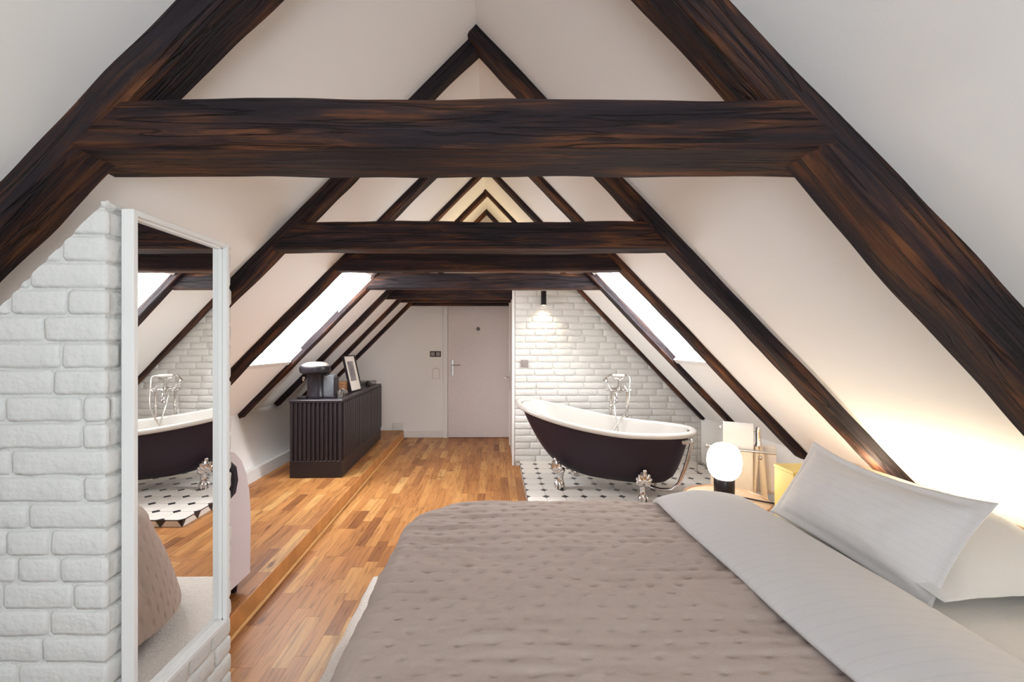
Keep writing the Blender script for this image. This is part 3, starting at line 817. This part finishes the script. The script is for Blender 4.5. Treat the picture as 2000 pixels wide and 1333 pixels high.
b = MB(); b.tube([(0, -.01, .88), (0, -.06, .885), (0, -.11, .872), (0, -.135, .835), (0, -.138, .80)], [.015, .015, .014, .014, .018], 12); b.lathe([(.012, 0), (.026, .01), (.022, .03), (.012, .045), (0, .05)], 14, Matrix.Translation((-.0, -.138, .765))); b.build('spout', M['chrome'], fx, True, 50)
b = MB()
b.tube([(0, 0, .98), (-.0, -.01, 1.0), (-.045, -.015, 1.005), (-.06, -.015, 1.02)], .008, 8); b.tube([(0, 0, .98), (.045, -.015, 1.005), (.06, -.015, 1.02)], .008, 8)
cr = b.build('cradle', M['chrome'], fx, True, 50)
b = MB(); b.tube([(-.062, -.015, 1.035), (-.05, -.015, 1.035), (.0, -.015, 1.035), (.05, -.015, 1.035), (.062, -.015, 1.035)], [.013, .017, .018, .017, .013], 14); hs = b.build('hand_shower', M['enamel'], fx, True, 50)
b = MB(); b.tube([(-.062, -.015, 1.035), (-.095, -.015, 1.035), (-.12, -.02, 1.015), (-.13, -.025, .99)], [.011, .010, .010, .016], 10)
b.lathe([(.004, .03), (.030, .010), (.032, 0), (.0, -.002)], 16, Matrix.Translation((-.135, -.028, .972)) @ Matrix.Rotation(R(25), 4, 'Y'))
b.build('shower_head', M['chrome'], hs, True, 50)
b = MB(); b.tube([(.062, -.015, 1.035), (.085, -.015, 1.036)], .012, 10); b.build('hose_ferrule', M['chrome'], hs, True, 50)
b = MB()
P = [(.085, -.015, 1.036), (.108, -.02, 1.025), (.118, -.03, .98), (.118, -.06, .86), (.105, -.12, .72), (.06, -.16, .62), (-.01, -.20, .50), (-.035, -.22, .40), (.0, -.23, .33), (.04, -.22, .40), (.03, -.19, .50), (-.005, -.15, .66), (-.03, -.09, .79), (-.032, -.03, .86)]
def catmull(P, k=6):
    P = [Vector(p) for p in P]; out = []
    for i in range(len(P) - 1):
        p0, p1, p2, p3 = P[max(i - 1, 0)], P[i], P[i + 1], P[min(i + 2, len(P) - 1)]
        for q in range(k):
            t_ = q / k
            out.append(.5 * ((2 * p1) + (p2 - p0) * t_ + (2 * p0 - 5 * p1 + 4 * p2 - p3) * t_ ** 2 + (3 * p1 - p0 - 3 * p2 + p3) * t_ ** 3))
    return out + [P[-1]]
b.tube(catmull(P), .0075, 8); b.build('shower_hose', M['steel'], fx, True, 50)

# thin metal rod by the corner
t = thing('metal_rod', 'thin dark metal rod standing on the tiles beyond the bathtub', 'rod', (2.17, 4.54, DZ))
b = MB(); b.lathe([(.0, 0), (.022, 0), (.022, .008), (.004, .014), (.004, .47), (0, .472)], 12); b.build('upright', M['steel'], t, True, 40)

# ------------------------------------------------------------------ black fluted cabinet
cab_a = math.atan2(1.71, -.075) - PI / 2
CW, CL, CH = .505, 1.712, .762
cab = thing('sideboard', 'long black fluted sideboard under the sloping roof', 'cabinet', (-1.485, 4.15, RZ), cab_a)
b = MB(); b.box(-CW, -.012, .012, CL, .165, CH - .028, .002); b.build('carcass', M['black_lacquer'], cab)
b = MB(); b.box(-CW + .002, -.003, .003, CL - .002, 0, .165, .003); b.build('plinth', M['black_lacquer'], cab)
b = MB(); b.box(-CW - .004, .004, -.004, CL + .004, CH - .028, CH, .004); b.build('top', M['black_lacquer'], cab)
sw = .042
def slat_mesh(w, h):
    b = MB(); r = w / 2
    b.prism([(-r + .006, 0)] + [(r * .66 * math.cos(a), -.020 * math.sin(a)) for a in [PI - PI * k / 5 for k in range(6)]] + [(r - .006, 0)], 'z', 0, h)
    return b.mesh('slat', M['black_lacquer'], True, 50)
sm = slat_mesh(sw, CH - .028 - .168)
for k in range(12): link('slat', sm, cab, (-CW + .021 + k * sw, .012, .167))
b = MB(); b.box(-.026, .026, -.016, 0, 0, CH - .196, .002); sm2 = b.mesh('slat', M['black_lacquer'])
dl = (CL - .014) / 3
for dn in range(3):
    b = MB(); b.box(-.012, -.004, .012 + dn * dl + .002, .012 + (dn + 1) * dl - .002, .168, CH - .03, .001); dr = b.build('door', M['black_lacquer'], cab)
    ns = 8; st = (dl - .006) / ns
    for k in range(ns): link('slat', sm2, dr, (-.004, .012 + dn * dl + .003 + (k + .5) * st, .167), (0, 0, R(90)))
def on_cab(lx, ly): return Vector((-1.485 + lx * math.cos(cab_a) - ly * math.sin(cab_a), 4.15 + lx * math.sin(cab_a) + ly * math.cos(cab_a), RZ + CH + .0005))
# coffee machine
p = on_cab(-.31, .17)
t = thing('coffee_machine', 'black capsule coffee machine with round lid on the sideboard', 'coffee machine', p, cab_a)
b = MB(); b.lathe([(0, 0), (.088, 0), (.092, .01), (.090, .03), (.085, .04), (.085, .24), (.095, .255), (.0, .256)], 32); b.build('body', M['black_plastic'], t, True, 40)
b = MB(); b.lathe([(0, .250), (.125, .250), (.145, .262), (.150, .285), (.146, .315), (.135, .325), (0, .326)], 36, Matrix.Translation((-.01, 0, 0))); b.build('brewing_head', M['black_plastic'], t, True, 40)
b = MB(); b.lathe([(.132, .325), (.128, .336), (.105, .352), (.07, .363), (.0, .368)], 36, Matrix.Translation((-.01, .01, 0))); b.build('lid', M['reflection_lid'], t, True, 50)
b = MB(); b.box(.075, .185, -.03, .09, .015, .235, .012, 2); b.build('water_tank', M['grey_tank'], t, True, 40)
b = MB(); b.box(.185, .197, -.035, .095, 0, .21, .004); b.box(.06, .20, -.035, .095, 0, .018, .004); b.build('tank_holder', M['black_plastic'], t)
b = MB(); b.tube([(-.10, -.05, .215), (-.105, -.052, .19), (-.105, -.052, .175)], [.016, .014, .010], 12); b.build('spout', M['chrome'], t, True, 40)
b = MB(); b.box(-.16, -.07, -.09, .02, 0, .022, .006, 2); b.build('drip_tray', M['black_plastic'], t, True, 40)
# wooden box, frame, glasses
p = on_cab(-.30, .62)
t = thing('wooden_box', 'low brown wooden box behind the coffee machine', 'box', p, cab_a)
MB().box(-.10, .16, -.07, .09, 0, .10, .003).build('body', M['box_wood'], t)
MB().box(-.103, .163, -.073, .093, .10, .122, .003).build('lid', M['box_wood'], t)
p = on_cab(-.085, .62)
t = thing('picture_frame', 'narrow black picture frame with white mount leaning on the sideboard', 'picture frame', p, cab_a + R(3))
t.rotation_euler = (0, R(-13), cab_a + R(-8)); t.location.z += .006
fw_, fh_ = .30, .42
for q in ((0, .012, 0, fh_), (fw_ - .012, fw_, 0, fh_), (.012, fw_ - .012, 0, .012), (.012, fw_ - .012, fh_ - .012, fh_)):
    MB().box(-.024, 0, q[0], q[1], q[2], q[3], .001).build('frame_bar', M['black_plastic'], t)
MB().box(-.018, -.012, .012, fw_ - .012, .012, fh_ - .012).build('mount', M['paper'], t)
MB().box(-.0125, -.0115, .075, fw_ - .075, .12, fh_ - .07).build('print', M['picture'], t)
gl = MB(); gl.lathe([(.028, 0), (.034, .07), (.0325, .07), (.026, .004), (0, .004)], 16); gm = gl.mesh('drinking_glass', M['drink_glass'], True)
o = link('drinking_glass', gm, None, on_cab(-.10, .36), label='clear drinking glass standing before the leaning frame', category='glass', group='glasses on the sideboard')
o2 = o.copy(); COL.objects.link(o2); o2.location = on_cab(-.07, .16); o2['label'] = 'clear drinking glass beside the coffee machine tank'
t = thing('espresso_cup', 'small white cup between the box and the leaning frame', 'cup', on_cab(-.14, .47))
b = MB(); b.lathe([(.018, 0), (.03, .012), (.035, .05), (.032, .05), (.026, .012), (0, .008)], 18); b.build('bowl', M['enamel'], t, True, 40)
b = MB(); b.tube([(.032, 0, .04), (.05, 0, .038), (.05, 0, .018), (.03, 0, .015)], .004, 8); b.build('handle', M['enamel'], t, True)
t = thing('black_pot', 'small black pot near the far end of the sideboard', 'pot', on_cab(-.10, 1.40))
b = MB(); b.lathe([(.0, 0), (.025, 0), (.028, .005), (.028, .042), (.022, .05), (0, .05)], 18); b.build('body', M['black_plastic'], t, True, 40)
b = MB(); b.lathe([(.02, .05), (.02, .056), (.006, .06), (.006, .068), (0, .07)], 14); b.build('lid', M['black_plastic'], t, True, 40)
t = thing('acrylic_tray', 'clear acrylic tray at the far end of the sideboard', 'tray', on_cab(-.20, 1.52))
MB().box(-.15, .15, -.12, .12, 0, .004).build('base', M['drink_glass'], t)
for q in ((-.15, .15, -.12, -.116), (-.15, .15, .116, .12), (-.15, -.146, -.116, .116), (.146, .15, -.116, .116)):
    MB().box(q[0], q[1], q[2], q[3], .004, .05).build('side', M['drink_glass'], t)

# ------------------------------------------------------------------ armchair
ac = thing('armchair', 'pale lilac armchair with black lining and feet behind the brick wall', 'armchair', (-1.672, 2.03, RZ)); ac.scale = (1, .79, 1)
def arm_shell(x0, x1):
    poly = [(-.24, .07), (.345, .07), (.352, .30), (.350, .42), (.335, .52), (.30, .62), (.245, .70), (.17, .755), (.06, .79), (-.10, .80), (-.24, .80)]
    b = MB(); b.prism(poly, 'x', x0, x1); return b
arm_shell(.275, .35).build('arm', M['lilac'], ac)
arm_shell(-.35, -.275).build('arm', M['lilac'], ac)
MB().box(-.35, .35, -.325, -.24, .07, .86, .03, 3).build('backrest', M['lilac'], ac, True, 60)
MB().box(-.274, .274, -.239, .34, .07, .28, .01, 2).build('seat_base', M['lilac'], ac)
MB().box(-.27, .27, -.235, .35, .281, .42, .03, 3).build('seat_cushion', M['dark_fabric'], ac, True, 60)
MB().box(-.27, .27, -.238, -.14, .421, .80, .03, 3).build('back_cushion', M['dark_fabric'], ac, True, 60)
b = MB(); b.tube([(.352, .02, .72), (.354, .085, .715), (.354, .13, .68), (.354, .145, .62), (.354, .13, .565), (.352, .10, .54)], [.012, .022, .026, .026, .022, .010], 8)
b.build('dark_strap', M['dark_fabric'], ac, True)
for sx, sy in ((.29, .27), (-.29, .27), (.29, -.26), (-.29, -.26)):
    b = MB(); b.lathe([(.022, 0), (.032, .07), (0, .071)], 12, Matrix.Translation((sx, sy, 0))); b.build('leg', M['black_plastic'], ac, True, 40)

# ------------------------------------------------------------------ rug
b = MB()
rx0, rx1, ry0, ry1 = -.735, 1.2, .35, 2.585
nu, nv = 120, 120
def rugf(i, j):
    x = rx0 + (rx1 - rx0) * i / nu; y = ry0 + (ry1 - ry0) * j / nv
    x += .006 * noise.noise(Vector((y * 9, 0, 3))) * (1 if i == 0 else 0); 
    e = min(i, j, nu - i, nv - j)
    return Vector((x, y, (.002 if e == 0 else .014) + .003 * noise.noise(Vector((x * 8, y * 8, 1)))))
b.grid(nu, nv, rugf)
rug = b.build('rug', M['rug'], None, True, 80, label='off-white wool rug lying under the bed', category='rug')

# ------------------------------------------------------------------ bed
BX0b, BX1b, BY0b, BY1b = -.40, 1.64, .36, 2.26
bed = thing('bed', 'double bed with white mattress and dark legs', 'bed', (.6, 1.3, .018))
def L(v): return (v[0] - .6, v[1] - 1.3, v[2] - .014)
MB().box(-.86, 1.33, -.88, .88, .13, .27, .02, 2).build('base', M['lilac'], bed)
MB().box(-.89, 1.335, -.90, .90, .272, .531, .06, 4).build('mattress', M['cotton'], bed, True, 60)
for sx, sy in ((-.85, .84), (-.85, -.82), (1.25, .84), (1.25, -.82)):
    b = MB(); b.lathe([(.022, 0), (.03, .13), (0, .131)], 12, Matrix.Translation((sx, sy, 0))); b.build('leg', M['black_plastic'], bed, True, 40)

# quilt: sheet draped over the foot end and both sides
QZ, qr, RC = .585, .07, .28
qx0, qx1, qy0, qy1 = -.365, .96, .36, 2.235
smax = .56
def quilt_pt(x, y):
    # signed distance to the rounded top rectangle (open towards the head end)
    cx0, cy0, cy1 = qx0 + RC, qy0 + RC, qy1 - RC
    dx = min(x - cx0, 0); dy = (y - cy1) if y > cy1 else ((y - cy0) if y < cy0 else 0)
    v = Vector((dx, dy)); d = v.length
    s = d - RC
    nrm = v / d if d > 1e-6 else Vector((0, 0))
    if d > 1e-6: base = Vector((max(x, cx0), min(max(y, cy0), cy1))) + nrm * RC
    wr = .011 * noise.noise(Vector((x * 2.4, y * 10, .5))) + .008 * noise.noise(Vector((x * 6, y * 26, 4.5))) + .0075 * noise.noise(Vector((x * 7, y * 52, 8.5))) * max(0, .35 + noise.noise(Vector((x * 3, y * 3, 21))))
    wr += .012 * noise.noise(Vector((x * 1.2, y * 1.5, 9.5)))
    # stitched dimples on a staggered lattice
    px, py = .098, .108
    dent = 0
    for ox, oy in ((0, 0), (.5, .5)):
        ax = (x / px + ox); ay = (y / py + oy)
        fx_, fy_ = (ax - round(ax)) * px, (ay - round(ay)) * py
        dent -= .0085 * math.exp(-(fx_ * fx_ / .00022 + fy_ * fy_ / .00005))
        dent += .0018 * math.exp(-((fy_ - .016) ** 2 / .0001 + fx_ * fx_ / .0014))
    if s <= 0: return Vector((x, y, QZ + wr + dent - .02 * max(0, 1 + s / .2) ** 2 * 0)), s
    s_ = min(s, smax)
    fold = .020 * noise.noise(Vector((base.x * 4, base.y * 4, 2))) * min(1, s_ / .25)
    arc = qr * PI / 2
    if s_ < arc:
        a = s_ / qr; off = qr * math.sin(a); dz = qr * (1 - math.cos(a))
    else:
        k = s_ - arc; off = qr + k * .38 - k * k * .2 ; dz = qr + k * .93
    q = base + nrm * (off + fold * .6 + dent * .7)
    return Vector((q.x, q.y, QZ + wr * (1 - s_ / smax) - dz + dent * .4)), s
step = .0115
gx0, gx1, gy0, gy1 = qx0 - smax - .02, qx1, qy0 - smax - .02, qy1 + smax + .02
nu, nv = int((gx1 - gx0) / step), int((gy1 - gy0) / .0072)
sd = {}
def qf(i, j):
    p, s = quilt_pt(gx0 + (gx1 - gx0) * i / nu, gy0 + (gy1 - gy0) * j / nv); sd[i, j] = s
    return p
b = MB()
b.grid(nu, nv, qf, keep=lambda i, j: min(sd[i, j], sd[i + 1, j], sd[i, j + 1], sd[i + 1, j + 1]) < smax)
bmesh.ops.dissolve_degenerate(b.bm, edges=b.bm.edges, dist=1e-5)
b.build('quilt', M['quilt'], None, True, 180, label='grey-beige hand-stitched quilt hanging over the foot of the bed', category='quilt')

# turned-down duvet edge
def duvet(i, j, nu=60, nv=150):
    u = i / nu; v = j / nv
    yl = .28 + 2.45 * v
    xl = .862 + .018 * math.sin(yl * 2.1 + .4) ; xr = 1.385 + .02 * math.sin(yl * 1.7)
    # profile: lip at the left, crown, falling to the right
    if u < .10:
        a = u / .10; x = xl + .012 * (1 - math.sin(a * PI / 2)) * 0 + (-.010 * math.sin(a * PI)); z = .598 + .030 * a
    else:
        a = (u - .10) / .90; x = xl + (xr - xl) * a
        z = .628 + .045 * math.sin(min(1, a * 1.15) * PI) ** .8 * (1 - .2 * a) - .055 * max(0, (a - .75) / .25) ** 2
    z += .006 * noise.noise(Vector((x * 5, yl * 3, 7))) + .003 * noise.noise(Vector((x * 14, yl * 5, 3))) + .012 * noise.noise(Vector((x * 1.5, yl * 1.8, 13)))
    ye = 2.16
    if yl > ye:
        s = yl - ye; rr = .13
        if s < rr * PI / 2: y = ye + rr * math.sin(s / rr); z -= rr * (1 - math.cos(s / rr))
        else: y = ye + rr; z -= rr + s - rr * PI / 2
    else: y = yl
    return Vector((x, y, z))
b = MB(); b.grid(60, 150, duvet)
# under side so that the turned edge has thickness
b.build('duvet', M['sheet'], None, True, 180, label='white striped duvet edge turned down over the grey quilt', category='duvet')
bpy.data.objects['duvet'].modifiers.new('thickness', 'SOLIDIFY').thickness = .012

def pillow(name, label, loc, M3, w, h, tf, tb, seed, flange=.035, sag=0.03, m=None, skew=0.0):
    nu, nv = 64, 44
    def shape(u, v, sgn):
        # u,v in -1..1 ; inner cushion to +-ui, then flat flange
        ui, vi = 1 - flange * 2 / w, 1 - flange * 2 / h
        a, c = min(1, abs(u) / ui), min(1, abs(v) / vi)
        th = ((1 - a ** 2.4) ** .62) * ((1 - c ** 2.4) ** .62)
        th *= 1 - skew * (1 - v) / 2
        x = u * w / 2 * (1 - .04 * (1 - abs(v)) * abs(u) * 0 - .05 * (1 - v * v) * 0)
        x *= 1 - .045 * (1 - v * v); y = v * h / 2 * (1 - .07 * (1 - u * u))
        wr = .010 * noise.noise(Vector((u * 2.2 + seed, v * 2.2, seed))) + .005 * noise.noise(Vector((u * 6 + seed, v * 5, seed * 2)))
        # pulls toward the corners
        wr += .006 * math.sin((u + v) * 9 + seed) * (a * c) ** 2
        z = sgn * (tf if sgn > 0 else tb) * th + wr * (.3 + th) + sgn * .0015
        y -= sag * (1 - u * u) * max(0, v)
        return Vector((x, y, z))
    b = MB()
    g1 = b.grid(nu, nv, lambda i, j: shape(-1 + 2 * i / nu, -1 + 2 * j / nv, 1))
    g2 = b.grid(nu, nv, lambda i, j: shape(-1 + 2 * i / nu, -1 + 2 * j / nv, -1))
    for i in range(nu):
        b.bm.faces.new((g1[i][0], g1[i + 1][0], g2[i + 1][0], g2[i][0])); b.bm.faces.new((g1[i][nv], g1[i + 1][nv], g2[i + 1][nv], g2[i][nv]))
    for j in range(nv):
        b.bm.faces.new((g1[0][j], g1[0][j + 1], g2[0][j + 1], g2[0][j])); b.bm.faces.new((g1[nu][j], g1[nu][j + 1], g2[nu][j + 1], g2[nu][j]))
    o = b.build(name, m or M['pillow'], None, True, 180, label=label, category='pillow', group='pillows on the bed')
    mm = M3.to_4x4(); mm.translation = Vector(loc); o.matrix_world = mm
    return o
def frame3(xd, yd):
    x = Vector(xd).normalized(); y = Vector(yd); y = (y - x * y.dot(x)).normalized(); z = x.cross(y)
    return Matrix((x, y, z)).transposed()
# local x runs towards the camera (-Y) so that the face normal points to the foot of the bed
pillow('pillow', 'front white striped pillow with flat flange leaning at the head of the bed', (1.525, 1.775, .733), frame3((0.02, -1, -.03), (.50, 0, .82)), .78, .42, .105, .010, 1.3)
pillow('pillow', 'rear white pillow lying under the front one against the lit slope', (1.705, 1.735, .608), frame3((0, -1, 0), (1, 0, .03)), .77, .55, .285, .04, 4.1, flange=.008, m=M['cotton'], sag=0, skew=.78)

# ------------------------------------------------------------------ lit headboard ledge and yellow bedside box
hb = thing('headboard_ledge', 'low tan wooden headboard ledge with hidden light behind the pillows', 'headboard', (1.972, 1.20, 0))
MB().box(0, .018, -1.05, 1.29, 0, .722, .002).build('front_panel', M['cream_wood'], hb)
MB().box(-.004, .085, -1.05, 1.29, .722, .738, .002).build('ledge', M['table_wood'], hb)
MB().box(.11, .14, -1.0, 1.27, .66, .675, .002).build('led_strip', M['led'], hb)
area('headboard_led', (2.10, 1.33, .685), (.55, 0, .9), 2.27, .04, 13, (1, .84, .60), up=(0, 1, 0))
yb = thing('bedside_box', 'yellow painted box standing between the bed and the towel stand', 'box', (1.615, 2.29, 0))
MB().box(0, .33, 0, .16, 0, .712, .003).build('body', M['yellow_wood'], yb)
MB().box(-.003, .335, -.003, .163, .712, .73, .003).build('top', M['yellow_wood'], yb)

# ------------------------------------------------------------------ round side table, lamp, cord
tb = thing('side_table', 'round bronze-rimmed side table at the far edge of the bed', 'table', (1.47, 2.695, 0))
TZ = .440
b = MB(); b.lathe([(0, TZ - .018), (.235, TZ - .018), (.24, TZ - .012), (.24, TZ - .003), (.235, TZ), (0, TZ)], 48); b.build('tabletop', M['table_wood'], tb, True, 40)
b = MB(); b.tube([(.243 * math.cos(a), .243 * math.sin(a), TZ) for a in [2 * PI * k / 64 for k in range(64)]], .007, 8, closed=True); b.build('rim', M['bronze'], tb, True)
b = MB(); b.lathe([(.16, 0), (.16, .012), (.02, .03), (.016, .05), (.016, TZ - .018), (0, TZ - .018)], 28); b.build('pedestal', M['bronze'], tb, True, 40)
lp = thing('table_lamp', 'glowing white oval globe table lamp on a black base', 'lamp', (1.462, 2.70, TZ + .0005))
b = MB(); b.lathe([(0, 0), (.058, 0), (.06, .003), (.06, .118), (.056, .124), (0, .124)], 32); b.build('base', M['black_plastic'], lp, True, 40)
b = MB(); b.lathe([(0.05, .122)] + [(.100 * abs(math.cos(a)) ** .78, .232 + .118 * math.copysign(abs(math.sin(a)) ** .9, math.sin(a))) for a in [R(-72) + R(162) * k / 24 for k in range(24)]] + [(0.004, .350)], 40); b.build('globe_shade', M['globe'], lp, True, 60)
b = MB(); P = [(1.52, 2.70, TZ + .012), (1.58, 2.67, TZ + .010), (1.66, 2.61, TZ + .009), (1.70, 2.58, TZ + .010), (1.745, 2.565, TZ + .008), (1.765, 2.55, TZ - .02), (1.775, 2.54, TZ - .10), (1.78, 2.54, TZ - .3)]
b.tube(catmull(P), .005, 8); b.build('lamp_cord', M['black_plastic'], lp and None, True, label='thin black cord running from the globe lamp over the side table', category='cord')

# ------------------------------------------------------------------ towel stand with towels
ts = thing('towel_stand', 'cream wooden towel stand with chrome tips behind the globe lamp', 'towel stand', (1.915, 3.08, 0))
far = Vector((-.34, .19, 0))
for k, off in enumerate((Vector((0, 0, 0)), far * .50)):
    for sx in (-1, 1):
        b = MB(); b.tube([off + Vector((sx * .075, 0, 0)), off + Vector((sx * .045, 0, .30)), off + Vector((sx * .022, 0, .58)), off + Vector((sx * .011, 0, .675))], [.020, .024, .024, .017], 12, sq=.8); b.build('leg', M['cream_wood'], ts, True, 50)
    b = MB(); b.lathe([(.019, .665), (.021, .67), (.021, .69), (.017, .70), (.017, .775), (.019, .785), (.014, .815), (0, .825)], 16, Matrix.Translation(off)); b.build('chrome_tip', M['chrome'], ts, True, 40)
    b = MB(); b.ball(off + Vector((0, -.024, .60)), .016, seg=12); b.build('screw', M['chrome'], ts, True)
def rail(z, e0, e1, nm='rail', dy=0):
    b = MB(); d = far.normalized(); sidev = Vector((-d.y, d.x, 0)) * dy
    b.tube([-d * e0 + sidev + Vector((0, 0, z)), far + d * e1 + sidev + Vector((0, 0, z))], .009, 10); b.ball(far + d * e1 + sidev + Vector((0, 0, z)), .014, seg=10); b.build(nm, M['steel'], ts, True, 50)
rail(.79, 0, -.15); rail(.63, 0, -.055, dy=-.05); rail(.655, .1, -.12, dy=.09)
def towel(name, label, z, a0, a1, drop_f, drop_b, dy, thick, m, seed):
    """towel folded over a rail of the stand"""
    d = far.normalized(); sv = Vector((d.y, -d.x, 0))
    if sv.y > 0: sv = -sv
    o0 = Vector((1.915, 3.08, 0))
    prof = []
    rr = .013 + thick
    for k in range(9): prof.append((rr, -drop_f + drop_f * k / 9))
    for k in range(13):
        a = PI * k / 12; prof.append((rr * math.cos(a), rr * math.sin(a)))
    for k in range(1, 10): prof.append((-rr, -drop_b * k / 9))
    nu = 26
    def f(i, j):
        t_ = a0 + (a1 - a0) * i / nu; s_, zz = prof[j]
        wv = .006 * noise.noise(Vector((t_ * 9, zz * 5, seed)))
        p = o0 + d * t_ + sv * (s_ + wv + dy) + Vector((0, 0, z + zz))
        return p - Vector((1.915, 3.08, z))
    b = MB(); b.grid(nu, len(prof) - 1, f)
    o = b.build(name, m, None, True, 180, loc=(1.915, 3.08, z), label=label, category='towel', group='towels on the stand')
    md = o.modifiers.new('pile', 'SOLIDIFY'); md.thickness = thick * .9; md.offset = -1
    return o
towel('towel', 'thick white towel folded over the top rail of the stand', .79, .03, .225, .17, .16, 0, .036, M['towel'], 1)
towel('towel', 'cream towel hanging on the lower rail behind the globe lamp', .63, .035, .306, .36, .30, .05, .012, M['towel_cream'], 2)
towel('towel', 'pale towel hanging on the far rail beside the yellow headboard box', .655, -.115, .04, .33, .33, -.09, .012, M['towel'], 3)
